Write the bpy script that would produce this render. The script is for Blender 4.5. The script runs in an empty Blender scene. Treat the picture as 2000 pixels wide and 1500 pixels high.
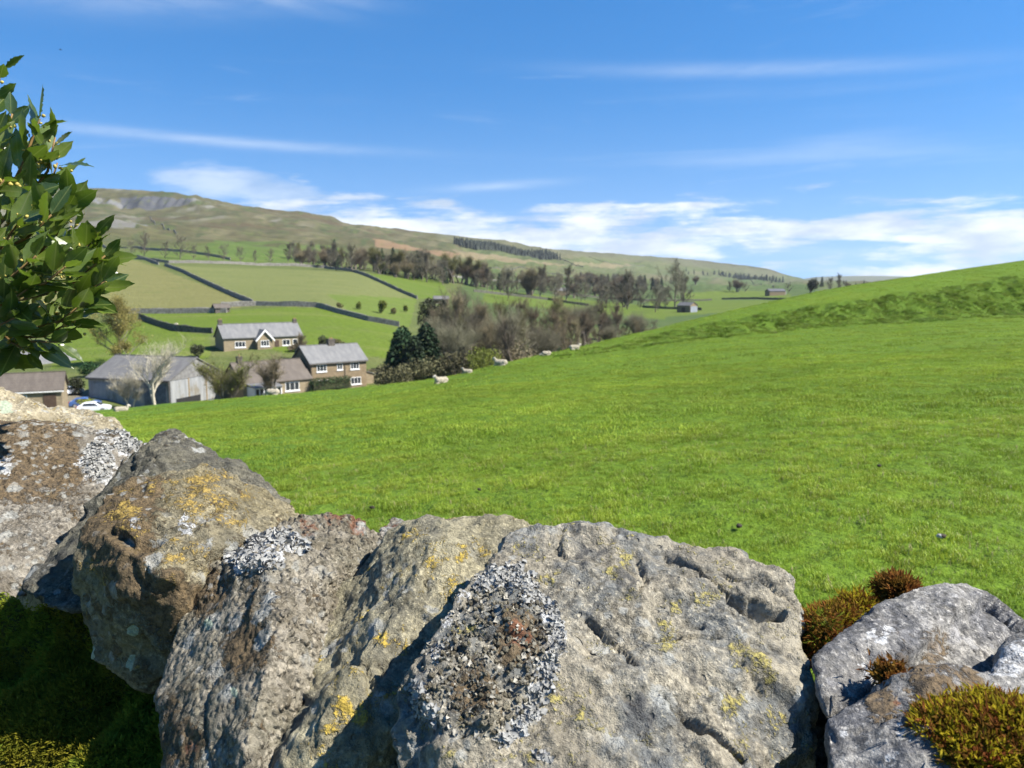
import bpy, bmesh, math, random
import numpy as np
from mathutils import Vector, Matrix
S = bpy.context.scene
COL = S.collection
PI = math.pi
# ---------------------------------------------------------------- camera
F, EYE = 1510.0, 1.5                       # focal length in photo pixels, eye height
TILT = math.atan(190.0 / F)                # camera looks slightly down: horizon above the middle
CT, ST = math.cos(TILT), math.sin(TILT)
cam = bpy.data.cameras.new("camera")
cam.sensor_width = 36.0
cam.lens = 36.0 * F / 2000.0
cam.clip_start, cam.clip_end = 0.05, 30000
cam.dof.use_dof = True
cam.dof.focus_distance = 0.95
cam.dof.aperture_fstop = 12.5
camo = bpy.data.objects.new("camera", cam)
camo.location = (0, 0, EYE)
camo.rotation_euler = (PI / 2 - TILT, 0, 0)
COL.objects.link(camo)
S.camera = camo
S.view_settings.view_transform = 'Standard'
S.view_settings.look = 'None'
S.view_settings.exposure = 1.22
S.view_settings.gamma = 1.0
S.view_settings.use_curve_mapping = False
S.render.engine = 'CYCLES'
S.cycles.max_bounces = 6
S.cycles.diffuse_bounces = 3
S.cycles.transmission_bounces = 4
S.cycles.transparent_max_bounces = 6
S.cycles.sample_clamp_indirect = 4.0
# ---------------------------------------------------------------- sun and sky
SUN_AZ, SUN_EL = math.radians(101), math.radians(48)     # azimuth from +Y towards +X
sd = Vector((math.sin(SUN_AZ) * math.cos(SUN_EL), math.cos(SUN_AZ) * math.cos(SUN_EL), math.sin(SUN_EL)))
sun = bpy.data.lights.new("sun", 'SUN')
sun.energy, sun.angle, sun.color = 5.0, math.radians(0.53), (1.0, 0.955, 0.88)
suno = bpy.data.objects.new("sun", sun)
suno.rotation_euler = sd.to_track_quat('Z', 'Y').to_euler()
suno.location = (0, 0, 50)
COL.objects.link(suno)
world = bpy.data.worlds.new("World")
S.world = world
world.use_nodes = True


class NT:
    """small helper round a node tree"""
    def __init__(s, nt):
        s.t = nt
        nt.nodes.clear()
    def n(s, typ, **kw):
        x = s.t.nodes.new(typ)
        for k, v in kw.items():
            if k == 'ins':
                for kk, vv in v.items():
                    s.set(x, kk, vv)
            else:
                setattr(x, k, v)
        return x
    def set(s, node, key, v):
        sock = node.inputs[key]
        if isinstance(v, bpy.types.NodeSocket):
            s.t.links.new(v, sock)
        else:
            sock.default_value = v
    def link(s, a, b):
        s.t.links.new(a, b)
    def math(s, op, a, b=None, c=None, clamp=False):
        x = s.n('ShaderNodeMath', operation=op, use_clamp=clamp)
        for i, v in enumerate((a, b, c)):
            if v is not None:
                s.set(x, i, v)
        return x.outputs[0]
    def vmath(s, op, a, b=None, c=None):
        x = s.n('ShaderNodeVectorMath', operation=op)
        for i, v in enumerate((a, b, c)):
            if v is not None:
                s.set(x, i, v)
        return x.outputs[1] if op in ('LENGTH', 'DISTANCE', 'DOT_PRODUCT') else x.outputs[0]
    def noise(s, vec, scale, detail=4, rough=0.55, dist=0.0, out='Fac'):
        x = s.n('ShaderNodeTexNoise')
        if vec is not None:
            s.set(x, 'Vector', vec)
        for k, v in (('Scale', scale), ('Detail', detail), ('Roughness', rough), ('Distortion', dist)):
            s.set(x, k, v)
        return x.outputs[out]
    def voro(s, vec, scale, feature='F1', out='Distance'):
        x = s.n('ShaderNodeTexVoronoi', feature=feature)
        if vec is not None:
            s.set(x, 'Vector', vec)
        s.set(x, 'Scale', scale)
        return x.outputs[out]
    def ramp(s, fac, lo, hi, a=0.0, b=1.0, smooth=True):
        x = s.n('ShaderNodeMapRange', interpolation_type='SMOOTHSTEP' if smooth else 'LINEAR')
        for k, v in ((0, fac), (1, lo), (2, hi), (3, a), (4, b)):
            s.set(x, k, v)
        return x.outputs[0]
    def mix(s, fac, a, b, blend='MIX'):
        x = s.n('ShaderNodeMix', data_type='RGBA', blend_type=blend)
        s.set(x, 0, fac)
        for i, v in ((6, a), (7, b)):
            if not isinstance(v, bpy.types.NodeSocket) and len(v) == 3:
                v = (*v, 1)
            s.set(x, i, v)
        return x.outputs[2]
    def mapping(s, vec, loc=(0, 0, 0), rot=(0, 0, 0), sc=(1, 1, 1)):
        x = s.n('ShaderNodeMapping')
        s.set(x, 0, vec)
        s.set(x, 1, loc), s.set(x, 2, rot), s.set(x, 3, sc)
        return x.outputs[0]


def build_world():
    k = NT(world.node_tree)
    dirn = k.n('ShaderNodeTexCoord').outputs['Generated']
    sky = k.n('ShaderNodeTexSky', sky_type='NISHITA', sun_disc=False, sun_elevation=SUN_EL, sun_rotation=SUN_AZ,
              altitude=250, air_density=1.0, dust_density=0.2, ozone_density=2.4)
    sp0 = k.n('ShaderNodeSeparateXYZ', ins={0: dirn}).outputs
    cz = k.n('ShaderNodeCombineXYZ', ins={0: sp0[0], 1: sp0[1], 2: k.math('ADD', k.math('MULTIPLY', sp0[2], .82), .17)})
    k.link(k.vmath('NORMALIZE', cz.outputs[0]), sky.inputs['Vector'])
    hs = k.n('ShaderNodeHueSaturation', ins={'Saturation': 1.40, 'Value': 1.08, 'Hue': 0.502, 'Color': sky.outputs[0]})
    sep = k.n('ShaderNodeSeparateXYZ', ins={0: dirn})
    x, y, z = sep.outputs
    # cumulus and stratus low over the horizon
    el = z
    v1 = k.mapping(dirn, (3.1, 0.4, 1.7), (0, 0, 0), (1, 1, 4.6))
    v2 = k.mapping(dirn, (1.2, 5.3, 0.3), (0, 0.015, 0), (1, 1, 15.0))
    n1 = k.noise(v1, 6.2, 8, 0.6, 0.15)
    n2 = k.noise(v2, 4.2, 6, 0.6, 0.3)
    band = k.math('MULTIPLY', k.ramp(el, -0.02, 0.03, 0.7, 1.0), k.ramp(el, 0.06, 0.145, 1, 0))
    lo = k.ramp(k.math('ADD', k.math('MULTIPLY', n1, 0.68), k.math('ADD', k.math('MULTIPLY', n2, 0.32), k.math('MULTIPLY', band, 0.19))), 0.59, 0.715)
    lo = k.math('MULTIPLY', lo, k.ramp(el, 0.12, 0.16, 1, 0))
    # wispy high ice cloud
    v3 = k.mapping(dirn, (0.3, 2.2, 0.9), (0, 0.12, 0), (1, 1, 7))
    n3 = k.noise(v3, 2.3, 7, 0.6, 0.6)
    wisp = k.math('MULTIPLY', k.ramp(n3, 0.56, 0.86), k.ramp(el, 0.1, 0.2, 0.4, 0.75))
    v4 = k.mapping(dirn, (0.7, 1.9, 0.2), (0, 0.0, 0), (1, 1, 14))
    wisp2 = k.math('MULTIPLY', k.ramp(k.noise(v4, 2.0, 5, 0.5, 0.2), 0.52, 0.78), k.ramp(el, 0.26, 0.16, 0, 0.4))
    # the separate wisps and the small cloud on the hill crest: (azimuth, elevation, half widths, slope, strength)
    az = k.math('ARCTAN2', x, y)
    tot = k.math('MAXIMUM', wisp, wisp2)
    nb = k.noise(k.mapping(dirn, (4, 4, 4), (0, 0, 0), (1, 1, 5)), 11, 6, 0.62, 0.4)
    for a0, e0, wa, we, sl, st in ((-0.36, 0.168, 0.20, 0.0058, -0.02, 0.58), (-0.31, 0.325, 0.085, 0.011, -0.13, 0.62),
                                   (-0.42, 0.308, 0.20, 0.020, 0.10, 0.40), (-0.02, 0.125, 0.07, 0.005, 0.06, 0.6),
                                   (0.30, 0.247, 0.20, 0.008, -0.05, 0.40), (-0.21, 0.324, 0.07, 0.009, -0.02, 0.3)):
        da = k.math('SUBTRACT', az, a0)
        de = k.math('SUBTRACT', k.math('SUBTRACT', el, e0), k.math('MULTIPLY', da, sl))
        q = k.math('ADD', k.math('POWER', k.math('ABSOLUTE', k.math('DIVIDE', da, wa)), 2.0), k.math('POWER', k.math('ABSOLUTE', k.math('DIVIDE', de, we)), 2.0))
        g = k.math('MULTIPLY', k.math('EXPONENT', k.math('MULTIPLY', q, -1.0)), k.math('MULTIPLY', k.ramp(nb, 0.25, 0.7, 0.45, 1.1), st))
        tot = k.math('MAXIMUM', tot, g)
    puff = lo
    for a0, e0, wa, we in ((-0.355, 0.122, 0.070, 0.022), (-0.29, 0.112, 0.06, 0.014)):
        da = k.math('SUBTRACT', az, a0)
        de = k.math('SUBTRACT', el, e0)
        q = k.math('ADD', k.math('POWER', k.math('ABSOLUTE', k.math('DIVIDE', da, wa)), 2.0), k.math('POWER', k.math('ABSOLUTE', k.math('DIVIDE', de, we)), 2.0))
        g = k.math('SUBTRACT', 1.25, q)
        puff = k.math('MAXIMUM', puff, k.math('MULTIPLY', k.ramp(k.math('ADD', g, k.math('MULTIPLY', k.math('SUBTRACT', nb, 0.5), 2.6)), 0.0, 1.3), 0.5))
    # thin milkiness towards the horizon
    milk = k.ramp(el, 0.26, 0.0, 0, 0.5, smooth=True)
    c = k.mix(k.math('MULTIPLY', milk, 0.35), hs.outputs[0], (4.2, 5.2, 6.4))
    c = k.mix(k.math('MULTIPLY', tot, 0.55), c, (5.3, 5.9, 6.6))
    shade = k.ramp(k.noise(k.mapping(dirn, (7, 1, 2), (0, 0, 0), (1, 1, 3.2)), 7.5, 5, 0.6), 0.36, 0.62)
    cc = k.mix(shade, (3.6, 4.2, 5.0), (6.6, 6.75, 6.9))
    c = k.mix(k.math('MULTIPLY', puff, 0.9), c, cc)
    bg = k.n('ShaderNodeBackground', ins={'Color': c, 'Strength': 0.077})
    out = k.n('ShaderNodeOutputWorld')
    k.link(bg.outputs[0], out.inputs[0])


build_world()


# ---------------------------------------------------------------- helpers
def ray(px, py):
    """direction through a pixel of the photo, with depth 1 along the optical axis"""
    a, b = (px - 1000) / F, (750 - py) / F
    return Vector((a, CT + b * ST, -ST + b * CT))


def P(px, py, d):
    return Vector((0, 0, EYE)) + ray(px, py) * d


def proj(x, y, z):
    zz = z - EYE
    f = np.maximum(y * CT - zz * ST, 1e-6)
    return 1000 + F * x / f, 750 - F * (y * ST + zz * CT) / f


_rng = np.random.RandomState(11)
_PERM = _rng.permutation(4096)


def _hash(i, j, k):
    return _PERM[(_PERM[(_PERM[i & 4095] + j) & 4095] + k) & 4095]


_GR = _rng.normal(size=(4096, 3))
_GR /= np.linalg.norm(_GR, axis=1)[:, None]


def gnoise(p):
    """gradient noise, about -1..1; p is an (n,3) array"""
    p = np.asarray(p, dtype=np.float64)
    i = np.floor(p).astype(np.int64)
    f = p - i
    w = f * f * f * (f * (f * 6 - 15) + 10)
    r = 0
    for dx in (0, 1):
        for dy in (0, 1):
            for dz in (0, 1):
                g = _GR[_hash(i[:, 0] + dx, i[:, 1] + dy, i[:, 2] + dz)]
                d = ((f - (dx, dy, dz)) * g).sum(1)
                r = r + d * np.where(dx, w[:, 0], 1 - w[:, 0]) * np.where(dy, w[:, 1], 1 - w[:, 1]) * np.where(dz, w[:, 2], 1 - w[:, 2])
    return r * 1.5


def fbm(p, octaves=4, gain=0.5, lac=2.03):
    r, a = 0, 1.0
    for o in range(octaves):
        r = r + a * gnoise(p + o * 17.3)
        p = p * lac
        a *= gain
    return r


def worley(p, out='f'):
    """distance to nearest and second nearest cell points, and the cell id"""
    i = np.floor(p).astype(np.int64)
    f1 = np.full(len(p), 9.0)
    f2 = f1.copy()
    cid = np.zeros(len(p), dtype=np.int64)
    cen = np.zeros((len(p), 3))
    for dx in (-1, 0, 1):
        for dy in (-1, 0, 1):
            for dz in (-1, 0, 1):
                c = i + (dx, dy, dz)
                h = _hash(c[:, 0], c[:, 1], c[:, 2])
                q = c + 0.5 + 0.42 * _GR[h]
                d = np.linalg.norm(p - q, axis=1)
                n = d < f1
                f2 = np.where(n, f1, np.minimum(f2, d))
                cid = np.where(n, h, cid)
                if out == 'c':
                    cen = np.where(n[:, None], q, cen)
                f1 = np.where(n, d, f1)
    return (f1, f2, cid, cen) if out == 'c' else (f1, f2, cid)


def in_poly(px, py, poly):
    poly = np.asarray(poly, float)
    r = np.zeros(np.shape(px), bool)
    j = len(poly) - 1
    for i in range(len(poly)):
        xi, yi = poly[i]
        xj, yj = poly[j]
        with np.errstate(divide='ignore', invalid='ignore'):
            c = ((yi > py) != (yj > py)) & (px < (xj - xi) * (py - yi) / (yj - yi + 1e-12) + xi)
        r ^= c
        j = i
    return r


def seg_dist(px, py, line):
    d = np.full(np.shape(px), 1e9)
    for (x0, y0), (x1, y1) in zip(line[:-1], line[1:]):
        vx, vy = x1 - x0, y1 - y0
        t = np.clip(((px - x0) * vx + (py - y0) * vy) / (vx * vx + vy * vy + 1e-9), 0, 1)
        d = np.minimum(d, np.hypot(px - x0 - t * vx, py - y0 - t * vy))
    return d


def mesh_np(name, verts, faces, mats=(), smooth=True, midx=None):
    """mesh from numpy verts (n,3) and faces: an (m,k) array or list of lists"""
    me = bpy.data.meshes.new(name)
    verts = np.asarray(verts, np.float32)
    if isinstance(faces, np.ndarray):
        m, kk = faces.shape
        me.vertices.add(len(verts))
        me.vertices.foreach_set('co', verts.ravel())
        me.loops.add(m * kk)
        me.loops.foreach_set('vertex_index', faces.astype(np.int32).ravel())
        me.polygons.add(m)
        me.polygons.foreach_set('loop_start', np.arange(0, m * kk, kk, dtype=np.int32))
        me.update(calc_edges=True)
    else:
        me.from_pydata([tuple(v) for v in verts], [], faces)
        me.update()
    for mt in mats:
        me.materials.append(mt)
    if midx is not None:
        me.polygons.foreach_set('material_index', np.asarray(midx, np.int32))
    me.polygons.foreach_set('use_smooth', np.full(len(me.polygons), bool(smooth)))
    return me


def set_col(me, cols, name='Col'):
    a = me.color_attributes.new(name, 'FLOAT_COLOR', 'POINT')
    c = np.ones((len(me.vertices), 4), np.float32)
    c[:, :cols.shape[1]] = cols
    a.data.foreach_set('color', c.ravel())


def obj(name, me, parent=None, loc=None, rotz=None, **props):
    o = bpy.data.objects.new(name, me)
    if loc is not None:
        o.location = loc
    if rotz is not None:
        o.rotation_euler = (0, 0, rotz)
    if parent is not None:
        o.parent = parent
    COL.objects.link(o)
    for k, v in props.items():
        o[k] = v
    return o


def thing(name, label, cat, loc=(0, 0, 0), rotz=0.0, group=None, me=None):
    o = obj(name, me, None, loc, rotz, label=label, category=cat)
    if group:
        o['group'] = group
    return o


class MB:
    """collects verts and faces of boxes, prisms, tubes for one mesh"""
    def __init__(s):
        s.v, s.f = [], []
    def add(s, vs, fs):
        b = len(s.v)
        s.v += [tuple(v) for v in vs]
        s.f += [[b + i for i in f] for f in fs]
        return s
    def box(s, x0, x1, y0, y1, z0, z1):
        return s.add([(x0, y0, z0), (x1, y0, z0), (x1, y1, z0), (x0, y1, z0), (x0, y0, z1), (x1, y0, z1), (x1, y1, z1), (x0, y1, z1)],
                     [(0, 3, 2, 1), (4, 5, 6, 7), (0, 1, 5, 4), (1, 2, 6, 5), (2, 3, 7, 6), (3, 0, 4, 7)])
    def tube(s, pts, rad, n=6, cap=True):
        pts = [Vector(p) for p in pts]
        rings = []
        for i, p in enumerate(pts):
            d = (pts[min(i + 1, len(pts) - 1)] - pts[max(i - 1, 0)])
            d = d.normalized() if d.length > 1e-9 else Vector((0, 0, 1))
            u = d.orthogonal().normalized()
            if i and rings:
                u = (ul - d * ul.dot(d))
                u = u.normalized() if u.length > 1e-6 else d.orthogonal().normalized()
            ul = u
            w = d.cross(u)
            r = rad[i] if hasattr(rad, '__len__') else rad
            rings.append([p + (u * math.cos(2 * PI * k / n) + w * math.sin(2 * PI * k / n)) * r for k in range(n)])
        b = len(s.v)
        for r in rings:
            s.v += [tuple(v) for v in r]
        for i in range(len(rings) - 1):
            for k in range(n):
                s.f.append([b + i * n + k, b + i * n + (k + 1) % n, b + (i + 1) * n + (k + 1) % n, b + (i + 1) * n + k])
        if cap:
            s.f.append([b + k for k in range(n)][::-1])
            s.f.append([b + (len(rings) - 1) * n + k for k in range(n)])
        return s
    def mesh(s, name, mat, smooth=False):
        me = bpy.data.meshes.new(name)
        me.from_pydata(s.v, [], s.f)
        me.update()
        me.materials.append(mat)
        if smooth:
            me.polygons.foreach_set('use_smooth', np.full(len(me.polygons), True))
        return me
    def build(s, name, mat, parent=None, smooth=False, **kw):
        return obj(name, s.mesh(name, mat, smooth), parent, **kw)


def simple_mat(name, col, rough=0.8, var=0.25, scale=3.0, bump=0.0, bscale=None, spec=0.3, rnd=0.0, coord='Object', trans=0.0, col2=None):
    m = bpy.data.materials.new(name)
    m.use_nodes = True
    k = NT(m.node_tree)
    tc = k.n('ShaderNodeTexCoord').outputs[coord]
    n1 = k.noise(tc, scale, 5, 0.6)
    c2 = col2 if col2 else tuple(c * (1 - var) for c in col)
    c1 = col if col2 else tuple(min(1, c * (1 + var)) for c in col)
    c = k.mix(k.ramp(n1, 0.3, 0.7), c2, c1)
    if rnd:
        oi = k.n('ShaderNodeObjectInfo').outputs['Random']
        hs = k.n('ShaderNodeHueSaturation', ins={'Color': c, 'Value': k.ramp(oi, 0, 1, 1 - rnd, 1 + rnd, False), 'Hue': k.ramp(oi, 0, 1, 0.5 - rnd * 0.05, 0.5 + rnd * 0.05, False)})
        c = hs.outputs[0]
    b = k.n('ShaderNodeBsdfPrincipled', ins={'Base Color': c, 'Roughness': rough, 'Specular IOR Level': spec})
    if bump:
        bm_ = k.n('ShaderNodeBump', ins={'Strength': bump, 'Distance': 0.1, 'Height': k.noise(tc, bscale or scale * 4, 4, 0.6)})
        k.link(bm_.outputs[0], b.inputs['Normal'])
    sh = b.outputs[0]
    if trans:
        t = k.n('ShaderNodeBsdfTranslucent', ins={'Color': c})
        mx = k.n('ShaderNodeMixShader', ins={0: trans, 1: sh, 2: t.outputs[0]})
        sh = mx.outputs[0]
    o = k.n('ShaderNodeOutputMaterial')
    k.link(sh, o.inputs[0])
    return m
# ---------------------------------------------------------------- terrain: one height field, given as features (photo x, photo y or ('z', height), distance)
def z_(v):
    return ('z', v)


CREST = [(0, 825, 43), (220, 806, 46), (440, 780, 49), (720, 755, 50), (860, 738, 51), (1000, 706, 53), (1125, 680, 57), (1250, 650, 63),
         (1400, 614, 70), (1500, 591, 76), (1650, 560, 86), (1800, 538, 95), (2000, 510, 108)]
SKYLINE = [(0, 362, 1500), (120, 365, 1500), (200, 368, 1500), (270, 372, 1500), (330, 379, 1510), (380, 385, 1520), (480, 405, 1540), (570, 413, 1560), (620, 419, 1580), (650, 424, 1590), (678, 437, 1600),
           (780, 449, 1700), (860, 457, 1750), (960, 468, 1850), (1080, 488, 2100), (1200, 496, 2500), (1330, 505, 2800), (1430, 516, 3000), (1500, 525, 3100),
           (1540, 538, 3150), (1600, 550, 3200), (2000, 556, 3200)]


def off(feat, dpy, fy):
    return [(px, py + dpy, Y * fy) for px, py, Y in feat]


FEATS = [
    ([(0, z_(-.05), .8), (2000, z_(0), .8)], 8),
    ([(0, z_(-.12), 3), (1000, z_(-.02), 3), (2000, z_(.03), 3)], 60),
    ([(0, z_(-1.05), 10), (500, z_(-.8), 10), (1000, z_(-.5), 10), (1500, z_(-.25), 10), (2000, z_(-.08), 10)], 60),
    ([(0, z_(-3.2), 25), (500, z_(-2.5), 25), (1000, z_(-1.65), 25), (1500, z_(-.95), 25), (2000, z_(-.4), 25)], 40),
    ([(0, z_(-5.2), 36), (500, z_(-4.75), 40), (720, z_(-4.3), 41.5), (860, z_(-3.85), 42.2), (1000, z_(-3.0), 43), (1150, 698, 46), (1400, 656, 54), (1700, 633, 62), (2000, 614, 70)], 60),
    ([(0, z_(-5.75), 40), (500, z_(-5.2), 44), (720, z_(-4.6), 45.5), (860, z_(-4.2), 46.3), (1000, z_(-3.38), 47.5), (1150, 690, 51), (1400, 630, 60), (1700, 588, 69), (2000, 545, 79)], 40),
    (CREST, 8),
    (None, 8), (None, 12),       # the meadow falls away behind its crest
    ([(0, 795, 108), (200, 791, 118), (315, 794, 126), (440, 788, 130), (600, 768, 134), (720, 762, 140), (850, 745, 150), (1000, 735, 160), (1250, 705, 190), (1400, 680, 220), (1600, 650, 250), (2000, 620, 300)], 24),
    ([(0, 720, 150), (200, 700, 158), (490, 688, 163), (720, 690, 170), (850, 690, 185), (1000, 690, 205), (1250, 668, 250), (1400, 640, 300), (1600, 610, 350), (2000, 590, 400)], 34),
    ([(0, 610, 228), (280, 613, 230), (440, 607, 235), (620, 600, 245), (800, 612, 265), (1000, 622, 300), (1250, 625, 370), (1340, 612, 430), (1500, 598, 480), (1650, 585, 520), (2000, 575, 550)], 40),
    ([(0, 503, 420), (270, 511, 420), (500, 519, 430), (700, 528, 450), (870, 560, 470), (1000, 572, 520), (1250, 588, 640), (1340, 590, 650), (1500, 578, 750), (1650, 566, 800), (2000, 560, 800)], 26),
    ([(0, 472, 600), (270, 478, 600), (550, 487, 620), (720, 512, 640), (900, 537, 680), (1000, 550, 760), (1250, 568, 950), (1500, 563, 1100), (1650, 558, 1200), (2000, 557, 1200)], 26),
    ([(0, 430, 900), (270, 440, 900), (550, 460, 930), (720, 478, 960), (900, 502, 1050), (1000, 518, 1150), (1250, 546, 1500), (1500, 556, 1700), (1650, 553, 1800), (2000, 555, 1800)], 24),
    ([(0, 408, 1300), (120, 406, 1300), (270, 405, 1300), (430, 408, 1320), (550, 428, 1330), (650, 443, 1350), (720, 453, 1400), (900, 482, 1550), (1080, 503, 1800), (1250, 522, 2300), (1500, 545, 2600), (1600, 552, 2700), (2000, 555, 2700)], 12),
    ([(0, 381, 1335), (120, 382, 1335), (180, 385, 1335), (235, 391, 1332), (270, 385, 1335), (340, 388, 1340), (430, 400, 1350), (550, 424, 1360), (650, 439, 1380), (720, 450, 1430), (900, 478, 1600), (1080, 499, 1850), (1250, 517, 2370), (1500, 541, 2700), (1600, 551.5, 2800), (2000, 555, 2800)], 14),
    (SKYLINE, 3),
    (off(SKYLINE, 16, 1.25), 14),
    ([(0, 470, 6500), (700, 500, 6500), (1000, 530, 6500), (1400, 552, 6500), (1540, 549, 6500), (1600, 541, 6600), (1700, 539, 6700), (1790, 541, 6800), (1900, 549, 6800), (2000, 556, 6800)], 4),
    (off([(0, 560, 9000), (2000, 560, 9000)], 6, 1.0), 0),
]
TIN = np.linspace(-0.72, 0.72, 620)
TOUT = np.array([0.74, 0.78, 0.84, 0.92, 1.05, 1.25, 1.5, 1.9, 2.5, 3.4])
T = np.concatenate([-TOUT[::-1], TIN, TOUT])


def pchip(xk, yk, xq):
    """monotone cubic through (xk, yk) evaluated at xq (1-D)"""
    h = np.diff(xk)
    d = np.diff(yk) / h
    m = np.zeros_like(yk)
    for i in range(1, len(xk) - 1):
        if d[i - 1] * d[i] > 0:
            w1, w2 = 2 * h[i] + h[i - 1], h[i] + 2 * h[i - 1]
            m[i] = (w1 + w2) / (w1 / d[i - 1] + w2 / d[i])
    m[0], m[-1] = d[0], d[-1]
    i = np.clip(np.searchsorted(xk, xq) - 1, 0, len(xk) - 2)
    s = (xq - xk[i]) / h[i]
    return ((1 + 2 * s) * (1 - s) ** 2 * yk[i] + s * (1 - s) ** 2 * h[i] * m[i] + s * s * (3 - 2 * s) * yk[i + 1] + s * s * (s - 1) * h[i] * m[i + 1])


def feat_curves(feat):
    ts, zs, ys = [], [], []
    for px, py, Y in feat:
        if isinstance(py, tuple):
            r = ray(px, 640)
            z = py[1]
        else:
            r = ray(px, py)
            z = EYE + r.z / r.y * Y
        ts.append(r.x / r.y), zs.append(z), ys.append(Y)
    ts, zs, ys = map(np.array, (ts, zs, ys))
    tc = np.clip(T, ts[0], ts[-1])
    if len(ts) < 3:
        return np.interp(tc, ts, zs), np.exp(np.interp(tc, ts, np.log(ys)))
    return pchip(ts, zs, tc), np.exp(pchip(ts, np.log(ys), tc))


def build_grid():
    K = []
    for feat, n in FEATS:
        if feat is None:
            K.append(None)
        else:
            K.append(feat_curves(feat))
    zc, yc = K[6]
    K[7] = (zc - 1.15, yc * 1.13)
    K[8] = (zc - np.clip(3.2 + 2.2 * (T - .0), 2.2, 9), yc * 1.33)
    Z = np.array([k[0] for k in K])
    Y = np.array([k[1] for k in K])
    for i in range(1, len(Y)):
        Y[i] = np.maximum(Y[i], Y[i - 1] * 1.005)
    s = [0.0]
    for i, (_, n) in enumerate(FEATS[:-1]):
        s += list(i + (np.arange(n) + 1) / n)
    s = np.array(s)
    base = np.arange(len(FEATS))
    YY = np.array([np.exp(np.interp(s, base, np.log(Y[:, c]))) for c in range(len(T))]).T
    ZZ = np.array([pchip(np.log(Y[:, c]), Z[:, c], np.log(YY[:, c])) for c in range(len(T))]).T
    return s, YY, ZZ


GS, GY, GZ = build_grid()
GX = GY * T[None, :]
# relief: cliff buttresses, moor bumps, tussocks on the bank, dimples in the turf
_p = np.stack([GX.ravel(), GY.ravel(), np.zeros(GX.size)], 1)
_px, _py = proj(GX.ravel(), GY.ravel(), GZ.ravel())
_s = np.repeat(GS, len(T))


def _sm(x, a, b):
    u = np.clip((x - a) / (b - a), 0, 1)
    return u * u * (3 - 2 * u)


far = _sm(_s, 11.5, 13.5)
relief = far * (7.5 * fbm(_p / 150, 3) + 4.0 * fbm(_p * [1 / 45., 1 / 30., 0], 3)) * _sm(_s, 17.2, 16.6)
relief += far * (_s > 17.5) * 0
cliff = _sm(np.abs(_s - 15.75), 0.75, 0.2) * _sm(_px, 470, 380)
relief += cliff * (10 * np.abs(fbm(_p * [1 / 22., 1 / 90., 0], 3)) - 3)
near = _sm(_s, 6.4, 5.6)
bankw = _sm(_s, 3.75, 4.1) * _sm(_s, 5.25, 4.9) * _sm(_px, 1080, 1500)
w1, w2, wid = worley(_p * [1 / 1.35, 1 / 1.9, 1])
relief += bankw * (0.38 * (0.55 - w1) + 0.42 * fbm(_p / 2.2, 3))
relief += near * _sm(_s, .6, 1.2) * (0.035 * fbm(_p / 0.9, 3) + 0.02 * fbm(_p / 0.25, 2) + 0.07 * fbm(_p / 6.0, 2))
GZ = GZ + relief.reshape(GZ.shape)


def zf(x, y):
    """terrain height at a point in front of the camera"""
    t = x / y
    j = int(np.clip(np.searchsorted(T, t) - 1, 0, len(T) - 2))
    u = (t - T[j]) / (T[j + 1] - T[j])
    u = min(max(u, 0), 1)
    return (1 - u) * np.interp(y, GY[:, j], GZ[:, j]) + u * np.interp(y, GY[:, j + 1], GZ[:, j + 1])


def hit(px, py, ymin=90.0, ymax=9000.0):
    """where the line of sight through a photo pixel first meets the terrain beyond ymin"""
    r = ray(px, py)
    t, s = r.x / r.y, r.z / r.y
    j = int(np.clip(np.searchsorted(T, t) - 1, 0, len(T) - 2))
    u = (t - T[j]) / (T[j + 1] - T[j])
    ya = (1 - u) * GY[:, j] + u * GY[:, j + 1]
    za = (1 - u) * GZ[:, j] + u * GZ[:, j + 1]
    m = ya >= ymin
    ya, za = ya[m], za[m]
    d = za - (EYE + s * ya)
    for i in range(1, len(ya)):
        if d[i] >= 0 and d[i - 1] < 0 and ya[i] < ymax:
            f = d[i - 1] / (d[i - 1] - d[i])
            Y = ya[i - 1] + f * (ya[i] - ya[i - 1])
            return Vector((t * Y, Y, za[i - 1] + f * (za[i] - za[i - 1])))
    i = int(np.argmax(d / ya))
    return Vector((t * ya[i], ya[i], za[i]))


def at_depth(px, Y, py=600):
    r = ray(px, py)
    x = r.x / r.y * Y
    return Vector((x, Y, zf(x, Y)))


# ---------------------------------------------------------------- ground colours
NV = GX.size
col = np.zeros((NV, 3))
px, py = _px, _py
BRIGHT, MID, DULL, OLIVE = (.092, .132, .017), (.085, .104, .032), (.125, .140, .047), (.142, .138, .05)
MOOR, BROWN, BRACK, ROCK = (.070, .064, .033), (.078, .056, .034), (.20, .125, .075), (.25, .24, .225)


def paint(mask, c, amt=1.0):
    m = (mask * amt)[:, None] if not np.isscalar(mask) else mask
    col[:] = col * (1 - m) + np.array(c)[None, :] * m


def poly(c, pts, smin=8.5, jit=0.0, amt=1.0):
    qx, qy = px, py
    if jit:
        qx = px + jit * 2 * fbm(_p / 60, 2)
        qy = py + jit * fbm(_p / 45 + 9, 2)
    paint((in_poly(qx, qy, pts) & (_s > smin)).astype(float), c, amt)


col[:] = MID
valley = _s > 8.5
nz = fbm(_p / 55, 4)
paint(_sm(_s, 12.6, 13.4), MOOR)
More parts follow.
